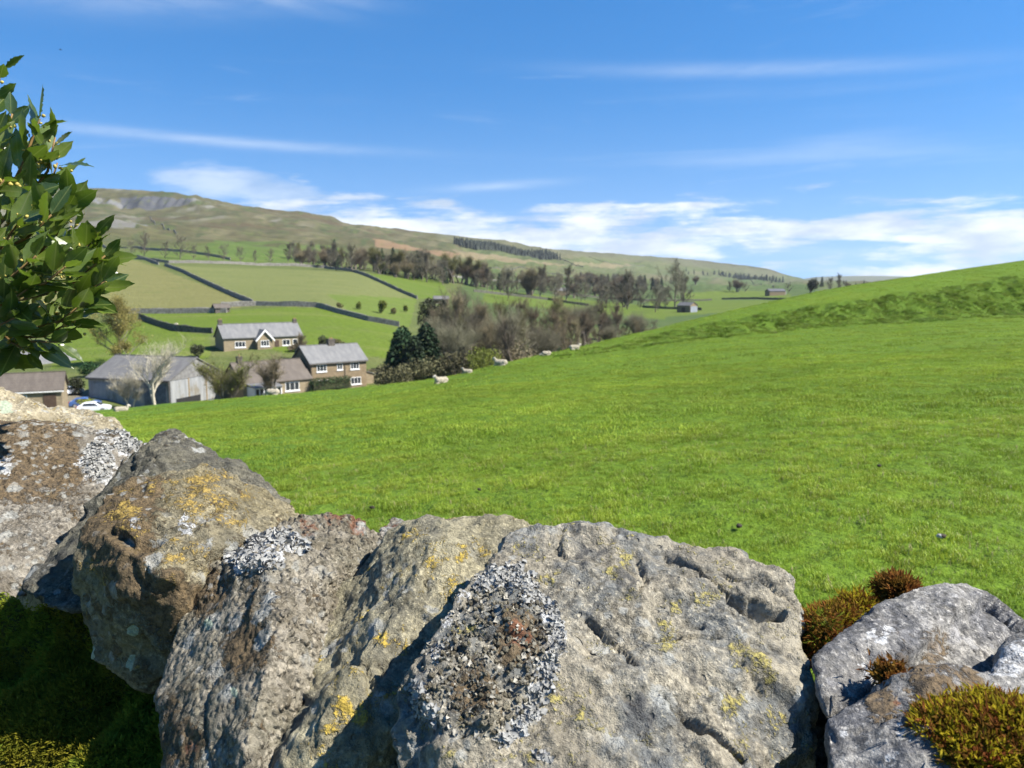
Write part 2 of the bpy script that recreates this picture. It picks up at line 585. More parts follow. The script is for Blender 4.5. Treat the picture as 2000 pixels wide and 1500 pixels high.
# right-hand valley side: paler pastures
poly((.088, .105, .042), [(900, 480), (1080, 500), (1250, 500), (1540, 535), (1700, 560), (1700, 600), (1250, 600), (900, 560)], 11, 4)
poly((.062, .095, .03), [(900, 530), (1100, 545), (1400, 545), (1600, 560), (1600, 640), (900, 640)], 9.5, 3)
st1 = fbm(np.stack([px / 95, py / 9, px * 0], 1), 4)
st2 = fbm(np.stack([px / 60 + 5, (py + px * .16) / 7, px * 0], 1), 4)
paint(_sm(st1, .0, .55) * _sm(_s, 13.0, 13.8), (.118, .104, .06), .8)
paint(_sm(st2, .1, .6) * _sm(_s, 12.6, 13.4), (.042, .055, .023), .85)
paint(_sm(nz, .1, .7) * _sm(_s, 13.0, 13.8), (.135, .128, .07), .6)
paint(_sm(-nz, .15, .7) * _sm(_s, 13.0, 13.8), (.058, .075, .028), .85)
paint(_sm(fbm(_p * [1 / 260., 1 / 70., 0] + 5, 4), .1, .6) * _sm(_s, 13.4, 14.2) * _sm(py, 500, 440), BROWN, .75)
# upper fields
poly(OLIVE, [(-60, 505), (268, 512), (300, 520), (495, 595), (430, 608), (270, 612), (-60, 612)])
poly(DULL, [(330, 519), (690, 529), (815, 583), (790, 612), (620, 601), (495, 597)])
poly((.10, .138, .026), [(640, 575), (815, 583), (800, 640), (700, 622)], 8.5, 3)
poly(BRIGHT, [(270, 612), (440, 604), (620, 600), (790, 640), (790, 700), (560, 690), (400, 650), (290, 626)])
poly(BRIGHT, [(100, 630), (290, 628), (370, 650), (410, 655), (410, 700), (100, 720)])
poly((.085, .124, .018), [(700, 532), (860, 548), (880, 580), (820, 584)])
poly((.085, .124, .018), [(950, 565), (1300, 600), (1300, 625), (940, 590)], 9.5)
poly((.09, .128, .019), [(1330, 572), (1480, 568), (1545, 575), (1545, 584), (1340, 586)], 9.5)
poly((.09, .128, .019), [(1270, 588), (1560, 586), (1480, 605), (1260, 622)], 9.5)
poly((.082, .118, .026), [(130, 490), (270, 497), (550, 500), (560, 515), (270, 511), (130, 508)], 10)
poly((.07, .112, .026), [(430, 470), (660, 490), (700, 510), (560, 515), (400, 500)], 11, 8, .75)
# bracken and heather patches
poly(BRACK, [(730, 467), (770, 473), (840, 487), (905, 500), (845, 502), (770, 490), (735, 478)], 11, 2, .85)
poly((.22, .165, .10), [(880, 487), (990, 503), (1110, 517), (1010, 516), (900, 502)], 11, 2, .7)
poly((.22, .17, .10), [(1120, 510), (1240, 519), (1200, 522), (1120, 518)], 11, 2, .6)
poly((.10, .10, .06), [(840, 455), (960, 466), (1090, 488), (1330, 503), (1545, 536), (1500, 541), (1330, 517), (1080, 498), (860, 470)], 11, 2, .7)
# limestone scar and scree
cl = _sm(np.abs(_s - 15.68), .38, .2) * _sm(px, 460, 380)
paint(cl * _sm(fbm(_p * [1 / 14., 1 / 40., 0], 3) + .35, .0, .6), (.15, .148, .145))
poly((.075, .076, .085), [(232, 384), (265, 380), (370, 390), (372, 402), (290, 406), (240, 400)], 14)  # shaded stretch of the scar, its shade put into the rock colour
paint(_sm(fbm(_p * [1 / 60., 1 / 120., 0] + 3, 4), .12, .5) * _sm(_s, 14.3, 15.0) * (_s < 15.3) * _sm(px, 650, 500), (.23, .22, .19), .65)
poly((.21, .20, .20), [(130, 440), (250, 432), (290, 445), (240, 458), (130, 455)], 12, 8, .5)
paint(_sm(np.abs(_s - 16.9), .3, .05) * _sm(px, 520, 420) * _sm(gnoise(_p / 30.), -.1, .3), (.20, .195, .19), .8)
# far blue ridge
paint(_sm(_s, 17.6, 18.0), (.10, .105, .06))
# yard by the barn
poly((.16, .14, .10), [(0, 760), (178, 760), (178, 812), (0, 812)])
poly((.17, .16, .14), [(430, 760), (720, 757), (720, 790), (430, 800)], 8.5, 2, .6)
# along rough verges
paint(valley * _sm(fbm(_p / 9 + 4, 3), .2, .8), (.10, .12, .035), .45)
mead = _s <= 8.5
paint(mead.astype(float), (.15, .235, .022))
paint(mead * _sm(fbm(_p / 5 + 2, 3), .0, .8), (.195, .255, .026), .6)
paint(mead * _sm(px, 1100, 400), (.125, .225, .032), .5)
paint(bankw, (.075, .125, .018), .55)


def ground_mat(name, near):
    m = bpy.data.materials.new(name)
    m.use_nodes = True
    k = NT(m.node_tree)
    pos = k.n('ShaderNodeNewGeometry').outputs['Position']
    c = k.n('ShaderNodeVertexColor', layer_name='Col').outputs[0]
    if near:
        a = k.noise(pos, 14, 5, 0.65)
        b2 = k.noise(pos, 2.2, 4, 0.6)
        c = k.mix(k.ramp(a, .35, .68, 0, .5), k.mix(.62, c, (.018, .045, .006)), c)
        c = k.mix(k.ramp(b2, .5, .75, 0, .35), c, (.12, .17, .015))
        h = k.math('ADD', k.math('MULTIPLY', k.noise(pos, 26, 3, .7), .05), k.math('MULTIPLY', k.noise(pos, 5, 3, .6), .10))
        dist = 1.0
    else:
        sc = k.mapping(pos, sc=(.6, .6, .6))
        a = k.noise(sc, 1.0, 6, 0.65)
        s2 = k.noise(k.mapping(pos, rot=(0, 0, .3), sc=(.02, .18, .05)), 1.0, 4, 0.6)
        c = k.mix(k.ramp(a, .38, .66, 0, .32), c, k.mix(.5, c, (.03, .045, .015)))
        c = k.mix(k.ramp(s2, .48, .72, 0, .28), c, (.20, .19, .075))
        h = k.math('MULTIPLY', k.noise(pos, .5, 5, .65), .8)
        dist = 1.0
    bu = k.n('ShaderNodeBump', ins={'Strength': .8, 'Distance': dist, 'Height': h})
    b = k.n('ShaderNodeBsdfPrincipled', ins={'Base Color': c, 'Roughness': .95, 'Specular IOR Level': .08, 'Normal': bu.outputs[0]})
    o = k.n('ShaderNodeOutputMaterial')
    k.link(b.outputs[0], o.inputs[0])
    return m


def grid_obj(name, r0, r1, mat):
    nr, nc = r1 - r0, len(T)
    v = np.stack([GX[r0:r1].ravel(), GY[r0:r1].ravel(), GZ[r0:r1].ravel()], 1)
    i = np.arange((nr - 1) * nc).reshape(nr - 1, nc)[:, :-1].ravel()
    f = np.stack([i, i + 1, i + nc + 1, i + nc], 1)
    me = mesh_np(name, v, f, [mat])
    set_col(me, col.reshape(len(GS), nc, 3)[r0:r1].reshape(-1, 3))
    return obj(name, me, kind='structure')


RS = int(np.searchsorted(GS, 8.0))
M_MEADOW = ground_mat('meadow turf', True)
M_HILL = ground_mat('valley pasture and moor', False)
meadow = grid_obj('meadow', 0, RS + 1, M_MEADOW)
hills = grid_obj('hills', RS, len(GS), M_HILL)
g = MB()
g.add([(-60, -60, -.02), (60, -60, -.02), (60, .85, -.02), (-60, .85, -.02)], [(0, 1, 2, 3)])
me = g.mesh('garden_ground', simple_mat('garden soil and grass', (.06, .09, .025), .95, .4, 4))
obj('garden_ground', me, kind='structure')
# ---------------------------------------------------------------- turf: tufts of blades scattered over the meadow
def grass_mat(name, a, b, c3, trans=.35):
    m = bpy.data.materials.new(name)
    m.use_nodes = True
    k = NT(m.node_tree)
    g_ = k.n('ShaderNodeNewGeometry')
    pos = g_.outputs['Position']
    rnd = k.n('ShaderNodeObjectInfo').outputs['Random']
    hue = k.noise(pos, .55, 3, .6)
    n2 = k.noise(pos, 3.1, 3, .6)
    c = k.mix(k.ramp(hue, .35, .65), a, b)
    c = k.mix(k.ramp(n2, .55, .75, 0, .5), c, c3)
    wide = k.ramp(k.noise(pos, .13, 4, .6), .36, .64, .86, 1.12)
    patch = k.ramp(k.noise(pos, 1.15, 4, .65), .56, .70, 1.0, .74)
    hs = k.n('ShaderNodeHueSaturation', ins={'Color': c, 'Value': k.math('MULTIPLY', k.math('MULTIPLY', wide, patch), k.ramp(rnd, 0, 1, .72, 1.28, False)), 'Hue': k.ramp(rnd, 0, 1, .488, .508, False)})
    c = hs.outputs[0]
    d = k.n('ShaderNodeBsdfPrincipled', ins={'Base Color': c, 'Roughness': .5, 'Specular IOR Level': .28})
    t = k.n('ShaderNodeBsdfTranslucent', ins={'Color': c})
    mx = k.n('ShaderNodeMixShader', ins={0: trans, 1: d.outputs[0], 2: t.outputs[0]})
    o = k.n('ShaderNodeOutputMaterial')
    k.link(mx.outputs[0], o.inputs[0])
    return m


def tuft_mesh(name, seed, n, rad, h, w, mat, lean=.6):
    r = np.random.RandomState(seed)
    vs, fs = [], []
    for i in range(n):
        a, q = r.uniform(0, 2 * PI), rad * math.sqrt(r.uniform())
        x, y = q * math.cos(a), q * math.sin(a)
        b = r.uniform(0, 2 * PI)
        hh, l = h * r.uniform(.5, 1.15), lean * r.uniform(.2, 1.1)
        dx, dy = math.cos(b), math.sin(b)
        wx, wy = -dy * w * .5, dx * w * .5
        k = len(vs)
        vs += [(x - wx, y - wy, -.012), (x + wx, y + wy, -.012),
               (x + dx * l * hh * .35 - wx * .8, y + dy * l * hh * .35 - wy * .8, hh * .62), (x + dx * l * hh * .35 + wx * .8, y + dy * l * hh * .35 + wy * .8, hh * .62),
               (x + dx * l * hh, y + dy * l * hh, hh * .92)]
        fs += [[k, k + 1, k + 3, k + 2], [k + 2, k + 3, k + 4]]
    return mesh_np(name, vs, fs, [mat], smooth=False)


def scatter(name, pts, rotz, scl, meshes, label=None):
    """one stuff object: every point carries one of the tuft meshes"""
    me = bpy.data.meshes.new(name)
    n = len(pts)
    me.vertices.add(n)
    me.vertices.foreach_set('co', np.asarray(pts, np.float32).ravel())
    a = me.attributes.new('rz', 'FLOAT', 'POINT')
    a.data.foreach_set('value', np.asarray(rotz, np.float32))
    a = me.attributes.new('sc', 'FLOAT', 'POINT')
    a.data.foreach_set('value', np.asarray(scl, np.float32))
    a = me.attributes.new('id_', 'INT', 'POINT')
    a.data.foreach_set('value', np.random.RandomState(3).randint(0, len(meshes), n).astype(np.int32))
    o = obj(name, me, kind='stuff')
    ng = bpy.data.node_groups.new(name, 'GeometryNodeTree')
    ng.interface.new_socket('Geometry', in_out='INPUT', socket_type='NodeSocketGeometry')
    ng.interface.new_socket('Geometry', in_out='OUTPUT', socket_type='NodeSocketGeometry')
    k = NT(ng)
    gi, go = k.n('NodeGroupInput'), k.n('NodeGroupOutput')
    gti = k.n('GeometryNodeGeometryToInstance')
    for m in meshes[::-1]:
        so = bpy.data.objects.new(m.name, m)
        oi = k.n('GeometryNodeObjectInfo', transform_space='ORIGINAL')
        oi.inputs['Object'].default_value = so
        oi.inputs['As Instance'].default_value = True
        k.link(oi.outputs['Geometry'], gti.inputs[0])
    mp = k.n('GeometryNodeMeshToPoints')
    k.link(gi.outputs[0], mp.inputs[0])
    def attr(nm, t):
        x = k.n('GeometryNodeInputNamedAttribute', data_type=t)
        x.inputs[0].default_value = nm
        return x.outputs[0]
    iop = k.n('GeometryNodeInstanceOnPoints')
    k.link(mp.outputs[0], iop.inputs['Points'])
    k.link(gti.outputs[0], iop.inputs['Instance'])
    iop.inputs['Pick Instance'].default_value = True
    k.link(attr('id_', 'INT'), iop.inputs['Instance Index'])
    cx = k.n('ShaderNodeCombineXYZ')
    k.link(attr('rz', 'FLOAT'), cx.inputs[2])
    k.link(cx.outputs[0], iop.inputs['Rotation'])
    k.link(attr('sc', 'FLOAT'), iop.inputs['Scale'])
    k.link(iop.outputs[0], go.inputs[0])
    md = o.modifiers.new('scatter', 'NODES')
    md.node_group = ng
    return o


def zf_many(x, y):
    t = x / y
    j = np.clip(np.searchsorted(T, t) - 1, 0, len(T) - 2)
    u = np.clip((t - T[j]) / (T[j + 1] - T[j]), 0, 1)
    out = np.zeros(len(x))
    o = np.argsort(j)
    for c in np.unique(j):
        m = j == c
        out[m] = (1 - u[m]) * np.interp(y[m], GY[:, c], GZ[:, c]) + u[m] * np.interp(y[m], GY[:, c + 1], GZ[:, c + 1])
    return out


def field_points(seed, y0, y1, dens, tw=.73):
    r = np.random.RandomState(seed)
    n = int((y1 ** 2 - y0 ** 2) * tw * dens)
    y = np.sqrt(r.uniform(y0 ** 2, y1 ** 2, n))
    x = y * r.uniform(-tw, tw, n)
    return r, x, y


G_A, G_B, G_C = (.205, .295, .030), (.28, .355, .038), (.060, .120, .012)
M_GRASS = grass_mat('grass blades', G_A, G_B, (.25, .27, .05))
M_ROUGH = grass_mat('rough grass blades', (.13, .215, .02), (.20, .28, .03), (.21, .20, .07), .25)


M_STRAW = simple_mat('dead straw', (.36, .31, .15), .8, .3, 5, trans=.2)


def build_grass():
    t1 = [tuft_mesh('grass_tuft', 20 + i, 28, .055, .033, .0040, M_GRASS, .9) for i in range(5)]
    t1 += [tuft_mesh('grass_straw', 33, 5, .07, .045, .0032, M_STRAW, 1.2)]
    t2 = [tuft_mesh('grass_clump', 40 + i, 26, .13, .034, .009, M_GRASS, .9) for i in range(4)]
    t3 = [tuft_mesh('grass_swath', 60 + i, 34, .34, .038, .020, M_GRASS, 1.1) for i in range(4)]
    t4 = [tuft_mesh('grass_tussock', 80 + i, 60, .26, .23, .022, M_ROUGH, 1.0) for i in range(4)]
    r, x, y = field_points(1, 2.4, 9.5, 330, .92)
    lush = fbm(np.stack([x / .55, y / .55, x * 0], 1), 3)
    keep = r.uniform(size=len(x)) < .75 + .5 * lush
    x, y, lush = x[keep], y[keep], lush[keep]
    scatter('grass', np.stack([x, y, zf_many(x, y)], 1), r.uniform(0, 6.3, len(x)), np.clip(.85 + .55 * lush + r.normal(0, .15, len(x)), .4, 2.0), t1)
    r, x, y = field_points(2, 9.0, 26, 62)
    lush = fbm(np.stack([x / 1.1, y / 1.1, x * 0], 1), 3)
    scatter('grass', np.stack([x, y, zf_many(x, y)], 1), r.uniform(0, 6.3, len(x)), np.clip(.85 + .6 * lush + r.normal(0, .15, len(x)), .4, 2.0), t2)
    r, x, y = field_points(3, 25, 105, 5.5)
    pxx, pyy = proj(x, y, zf_many(x, y))
    cr = np.interp(pxx, [c[0] for c in CREST], [c[2] for c in CREST]) * 1.06
    m = y < cr
    x, y = x[m], y[m]
    lush = fbm(np.stack([x / 2.3, y / 2.3, x * 0], 1), 3)
    scatter('grass', np.stack([x, y, zf_many(x, y)], 1), r.uniform(0, 6.3, len(x)), np.clip(.8 + .7 * lush + r.normal(0, .15, len(x)), .3, 2.0), t3)
    # rank tussocks on the steep bank
    r, x, y = field_points(4, 44, 84, 22)
    pxx, pyy = proj(x, y, zf_many(x, y))
    lo = np.interp(pxx, [1100, 1150, 1400, 1700, 2000], [700, 693, 656, 633, 614])
    up = np.interp(pxx, [1100, 1150, 1400, 1700, 2000], [690, 683, 630, 588, 545])
    q = (lo - pyy) / np.maximum(lo - up, 1)
    lush = fbm(np.stack([x / 1.6, y / 1.6, x * 0], 1), 3)
    q = q + .16 * fbm(np.stack([x / 4, y / 4, x * 0], 1), 3)
    m = (q > -.02) & (q < 1.05) & (pxx > 1080) & (lush + r.uniform(-.5, .5, len(x)) > -.15 + .45 * _sm(pxx, 1400, 1150))
    x, y, lush = x[m], y[m], lush[m]
    scatter('rough_grass', np.stack([x, y, zf_many(x, y)], 1), r.uniform(0, 6.3, len(x)), np.clip(.55 + .5 * lush + r.normal(0, .15, len(x)), .3, 1.4), t4)


build_grass()
# ---------------------------------------------------------------- the drystone wall in front, cope stones set on edge
def stone_mat(name, c1, c2, c3, yel=(.30, .22, .06), yel_amt=.3, pale_amt=.25, brown_amt=.2, bump=1.0, pale=(.42, .42, .38), gran=0.0):
    """vertex colours: Lic = (white lichen, yellow lichen, brown crust), Lic2 = (pale green patch, rust, dark)"""
    m = bpy.data.materials.new(name)
    m.use_nodes = True
    k = NT(m.node_tree)
    tc = k.n('ShaderNodeTexCoord').outputs['Object']
    warp = k.noise(tc, 9, 3, .6, out='Color')
    w = k.vmath('ADD', tc, k.vmath('MULTIPLY', k.vmath('SUBTRACT', warp, (.5, .5, .5)), (.016, .016, .016)))
    big = k.noise(w, 7, 5, .62)
    mid = k.noise(w, 30, 5, .68)
    fine = k.noise(tc, 170, 4, .72)
    c = k.mix(k.ramp(big, .38, .60), c1, c2)
    c = k.mix(k.ramp(k.noise(k.vmath('ADD', w, (9, 2, 5)), 11, 6, .66), .46, .60, 0, .9), c, c3)
    c = k.mix(k.ramp(k.noise(k.vmath('ADD', w, (2, 8, 5)), 16, 5, .7), .56, .68, 0, .75), c, tuple(min(1, v * 1.45) for v in c2))
    c = k.mix(k.ramp(mid, .50, .68, 0, .7), c, tuple(v * .55 for v in c3))
    spk = k.ramp(k.noise(k.vmath('ADD', tc, (6, 6, 1)), 8, 3, .6), .35, .65, .25, 1)
    c = k.mix(k.math('MULTIPLY', spk, k.ramp(fine, .32, .52, .8, 0)), c, tuple(v * .26 for v in c1))
    c = k.mix(k.ramp(k.noise(k.vmath('ADD', w, (4, 4, 1)), 75, 5, .7), .36, .50, .6, 0), c, tuple(v * .33 for v in c1))
    c = k.mix(k.math('MULTIPLY', spk, k.ramp(fine, .53, .68, 0, .75)), c, tuple(min(1, v * 1.75) for v in c2))
    lic = k.n('ShaderNodeSeparateColor', ins={0: k.n('ShaderNodeVertexColor', layer_name='Lic').outputs[0]}).outputs
    lic2 = k.n('ShaderNodeSeparateColor', ins={0: k.n('ShaderNodeVertexColor', layer_name='Lic2').outputs[0]}).outputs
    # brown crust
    bn = k.noise(w, 22, 6, .72)
    bf = k.noise(w, 120, 4, .75)
    q = k.math('ADD', k.math('ADD', bn, k.math('MULTIPLY', k.math('SUBTRACT', bf, .5), .6)), k.math('ADD', k.math('MULTIPLY', lic[2], .35), brown_amt * .5 - .12))
    c = k.mix(k.ramp(q, .52, .62, 0, .9), c, k.mix(k.ramp(bf, .35, .65), (.045, .032, .018), (.165, .115, .06)))
    # pale crustose lichen in rosettes
    v1 = k.voro(k.vmath('ADD', w, (3.1, 1.7, .4)), 22)
    v2 = k.voro(k.vmath('ADD', w, (.1, 7.7, 2.4)), 58)
    pn = k.noise(w, 95, 3, .7)
    pq = k.math('ADD', k.math('MULTIPLY', v1, 1.0), k.math('MULTIPLY', k.math('SUBTRACT', pn, .5), .5))
    pm = k.math('MULTIPLY', k.ramp(pq, .32, .24, 0, 1), k.ramp(k.noise(tc, 5.5, 3, .5), .62 - pale_amt * .4, .70 - pale_amt * .4))
    pq2 = k.math('ADD', v2, k.math('MULTIPLY', k.math('SUBTRACT', pn, .5), .5))
    pm2 = k.math('MULTIPLY', k.ramp(pq2, .34, .24, 0, .8), k.ramp(k.noise(k.vmath('ADD', tc, (2, 2, 2)), 8, 3, .5), .60 - pale_amt * .35, .70 - pale_amt * .35))
    c = k.mix(k.math('MULTIPLY', k.math('MAXIMUM', pm, pm2), .75), c, k.mix(k.ramp(pn, .4, .6), tuple(v * .62 for v in pale), pale))
    # yellow and ochre lichen
    yn = k.noise(k.vmath('ADD', w, (5, 1, 3)), 26, 6, .75)
    yf = k.noise(w, 210, 3, .7)
    yq = k.math('ADD', k.math('ADD', yn, k.math('MULTIPLY', k.math('SUBTRACT', yf, .5), .35)), k.math('ADD', k.math('MULTIPLY', lic[1], .12), yel_amt * .35 - .16))
    c = k.mix(k.ramp(yq, .55, .66, 0, .9), c, k.mix(k.ramp(yf, .35, .65), tuple(v * .55 for v in yel), tuple(min(1, v * 1.25) for v in yel)))
    # white leafy lichen and pale green discs given by place
    wq = k.math('ADD', k.math('MULTIPLY', lic[0], .6), k.math('MULTIPLY', k.math('SUBTRACT', pn, .5), 2.0))
    c = k.mix(k.ramp(wq, .45, .62, 0, .9), c, k.mix(k.ramp(fine, .35, .6), (.20, .20, .20), (.58, .58, .56)))
    gq = k.math('ADD', lic2[0], k.math('MULTIPLY', k.math('SUBTRACT', pn, .5), .8))
    c = k.mix(k.ramp(gq, .45, .56, 0, .92), c, k.mix(k.ramp(yf, .3, .7), (.26, .31, .22), (.42, .47, .35)))
    rq = k.math('ADD', k.math('MULTIPLY', lic2[1], .5), k.math('MULTIPLY', k.math('SUBTRACT', bn, .5), 2.0))
    c = k.mix(k.ramp(rq, .42, .66, 0, .85), c, k.mix(k.ramp(yf, .3, .7), (.12, .045, .022), (.24, .11, .06)))
    dq = k.math('ADD', k.math('MULTIPLY', lic2[2], .5), k.math('MULTIPLY', k.math('SUBTRACT', mid, .5), 2.2))
    c = k.mix(k.ramp(dq, .35, .75, 0, .7), c, (.055, .055, .056))
    h = k.math('ADD', k.math('MULTIPLY', k.noise(w, 60, 6, .72), .010), k.math('MULTIPLY', fine, .0042))
    if gran:
        h = k.math('ADD', h, k.math('MULTIPLY', k.ramp(k.voro(w, 115), .1, .6, 1, 0), .006 * gran))
    pit = k.ramp(k.voro(k.vmath('ADD', w, (1, 2, 3)), 70), .10, .22, -1, 0)
    h = k.math('ADD', h, k.math('MULTIPLY', k.math('MULTIPLY', pit, k.ramp(mid, .45, .6)), .004))
    h = k.math('ADD', h, k.math('MULTIPLY', k.ramp(q, .5, .64), .0035))
    h = k.math('ADD', h, k.math('MULTIPLY', k.ramp(yq, .53, .66), .003))
    bu = k.n('ShaderNodeBump', ins={'Strength': bump, 'Distance': 1.0, 'Height': h})
    b = k.n('ShaderNodeBsdfPrincipled', ins={'Base Color': c, 'Roughness': .88, 'Specular IOR Level': .22, 'Normal': bu.outputs[0]})
    o = k.n('ShaderNodeOutputMaterial')
    k.link(b.outputs[0], o.inputs[0])
    return m


def smooth_np(v, e, it, lam=.5):
    n = len(v)
    deg = np.zeros(n)
    np.add.at(deg, e[:, 0], 1)
    np.add.at(deg, e[:, 1], 1)
    for _ in range(it):
        s = np.stack([np.bincount(e[:, 0], v[e[:, 1], c], n) + np.bincount(e[:, 1], v[e[:, 0], c], n) for c in range(3)], 1)
        v = v + lam * (s / np.maximum(deg, 1)[:, None] - v)
    return v


def hull_points(front, back, shrink=.22):
    """front: (photo x, photo y, depth) points; back: how much deeper the hidden side lies"""
    pts = [P(*q) for q in front]
    cx = sum(q[0] for q in front) / len(front)
    cy = sum(q[1] for q in front) / len(front)
    for (x, y, d) in front:
        pts.append(P(x + (cx - x) * shrink, y + (cy - y) * shrink, d + back))
    return pts


def normals_of(me):
    n = np.zeros(len(me.vertices) * 3, np.float32)
    me.vertex_normals.foreach_get('vector', n)
    return n.reshape(-1, 3).astype(float)


def make_stone(hulls, voxel, seed, mat, rough=1.0, rounding=4, facet=1.0, grooves=(), masks=None, extra=None, lowf=1.0):
    """hulls of points joined into one solid, edges worn, surface broken by noise; returns mesh and centre"""
    bm = bmesh.new()
    allp = []
    for pts in hulls:
        b2 = bmesh.new()
        for p in pts:
            b2.verts.new(p)
        r = bmesh.ops.convex_hull(b2, input=b2.verts)
        bmesh.ops.delete(b2, geom=list({g for g in r['geom_interior'] + r['geom_unused'] if isinstance(g, bmesh.types.BMVert)}), context='VERTS')
        tmp = bpy.data.meshes.new('tmp')
        b2.to_mesh(tmp)
        b2.free()
        bm.from_mesh(tmp)
        bpy.data.meshes.remove(tmp)
        allp += pts
    c = sum(allp, Vector()) / len(allp)
    bmesh.ops.translate(bm, verts=bm.verts, vec=-c)
    me = bpy.data.meshes.new('stone')
    bm.to_mesh(me)
    bm.free()
    o = bpy.data.objects.new('tmp', me)
    COL.objects.link(o)
    md = o.modifiers.new('r', 'REMESH')
    md.mode, md.voxel_size = 'VOXEL', voxel
    me2 = bpy.data.meshes.new_from_object(o.evaluated_get(bpy.context.evaluated_depsgraph_get()))
    bpy.data.objects.remove(o)
    bpy.data.meshes.remove(me)
    n = len(me2.vertices)
    v = np.zeros(n * 3, np.float32)
    me2.vertices.foreach_get('co', v)
    v = v.reshape(-1, 3).astype(float)
    e = np.zeros(len(me2.edges) * 2, np.int32)
    me2.edges.foreach_get('vertices', e)
    e = e.reshape(-1, 2)
    v = smooth_np(v, e, int(rounding * (.004 / voxel) ** 1.5) + 1)
    me2.vertices.foreach_set('co', v.astype(np.float32).ravel())
    me2.update()
    nn = normals_of(me2)
    q = v + seed * 3.7
    # broken faces: each cell is a small plane of its own
    q1 = q * 10 + .30 * np.stack([gnoise(q * 9), gnoise(q * 9 + 5), gnoise(q * 9 + 11)], 1)
    f1, f2, cid, cen = worley(q1, 'c')
    edge = np.clip((f2 - f1) * 9, 0, 1)
    step = (((q1 - cen) * _GR[cid]).sum(1) * .016 + _GR[(cid * 7) & 4095][:, 0] * .0035) * facet * edge
    q2 = q * 27 + .45 * np.stack([gnoise(q * 22), gnoise(q * 22 + 5), gnoise(q * 22 + 11)], 1)
    g1, g2, gid, cen = worley(q2, 'c')
    step += (((q2 - cen) * _GR[gid]).sum(1) * .0065 + _GR[(gid * 7) & 4095][:, 1] * .0012) * facet * np.clip((g2 - g1) * 7, 0, 1)
    d = .008 * lowf * fbm(q * 5.5, 3) + step + rough * (.0030 * fbm(q * 30, 4, .62) + .0014 * fbm(q * 120, 3, .65))
    ridge = np.abs(gnoise(q * [10, 10, 10] + 3.3))
    d -= .004 * rough * np.clip(1 - ridge / .035, 0, 1) * (gnoise(q * 4) > .0)
    wx, wy, wz = (v + np.array(c)).T
    px_, py_ = proj(wx, wy, wz)
    view = np.array([0, 0, EYE]) - (v + np.array(c))
    facing = (nn * view).sum(1) > -.02
    jx, jy = px_ + 7 * gnoise(q * 45), py_ + 7 * gnoise(q * 45 + 8)
    for line, wpx, dep in grooves:
        sd_ = seg_dist(jx, jy, line)
        wl = wpx * (.75 + .5 * gnoise(q * 30))
        d -= facing * dep * np.clip(1 - sd_ / np.maximum(wl, 1), 0, 1) ** .7
    if extra is not None:
        d += facing * extra(jx, jy, q)
    v = v + nn * d[:, None]
    me2.vertices.foreach_set('co', v.astype(np.float32).ravel())
    la, lb = np.zeros((n, 3)), np.zeros((n, 3))
    for which, ch, pts, soft in (masks or ()):
        tgt = la if which == 1 else lb
        if len(pts[0]) == 3:                     # discs: x, y, radius
            for x, y, r in pts:
                tgt[:, ch] = np.maximum(tgt[:, ch], np.clip(1 - (np.hypot(jx - x, jy - y) - r) / soft, 0, 1) * facing)
        else:
            inside = in_poly(jx, jy, pts)
            ds = seg_dist(jx, jy, list(pts) + [pts[0]])
            tgt[:, ch] = np.maximum(tgt[:, ch], np.where(inside, .5 + .5 * np.clip(ds / soft, 0, 1), .5 - .5 * np.clip(ds / soft, 0, 1)) * facing)
    set_col(me2, la, 'Lic')
    set_col(me2, lb, 'Lic2')
    me2.materials.clear()
    me2.materials.append(mat)
    me2.polygons.foreach_set('use_smooth', np.full(len(me2.polygons), True))
    me2.update()
    return me2, c


WALL = thing('drystone_wall', 'rough drystone garden wall across the foreground with tall lichen-covered cope stones set on edge', 'wall', (0, 1.0, 0))
WALL['kind'] = 'thing'
WALL_LOC = Vector((0, 1.0, 0))


def place_stone(me, c, label=None):
    o = obj('cope_stone', me, WALL, c - WALL_LOC)
    me.name = 'cope_stone'
    if label:
        o['label'] = label
    return o


# ---- lichens as geometry: little curled plates and warts on the stone's surface
def surf_samples(me, c, test, n, seed):
    """random visible surface points (world minus centre) and normals whose photo position passes test(px, py)"""
    nvt = len(me.vertices)
    v = np.zeros(nvt * 3, np.float32)
    me.vertices.foreach_get('co', v)
    v = v.reshape(-1, 3).astype(float)
    nn = normals_of(me)
    w = v + np.array(c)
    px_, py_ = proj(*w.T)
    ok = test(px_, py_) & ((nn * (np.array([0, 0, EYE]) - w)).sum(1) > 0)
    idx = np.nonzero(ok)[0]
    if len(idx) == 0:
        return np.zeros((0, 3)), np.zeros((0, 3))
    r = np.random.RandomState(seed)
    i = r.choice(idx, min(n, len(idx)), replace=False)
    return v[i], nn[i]


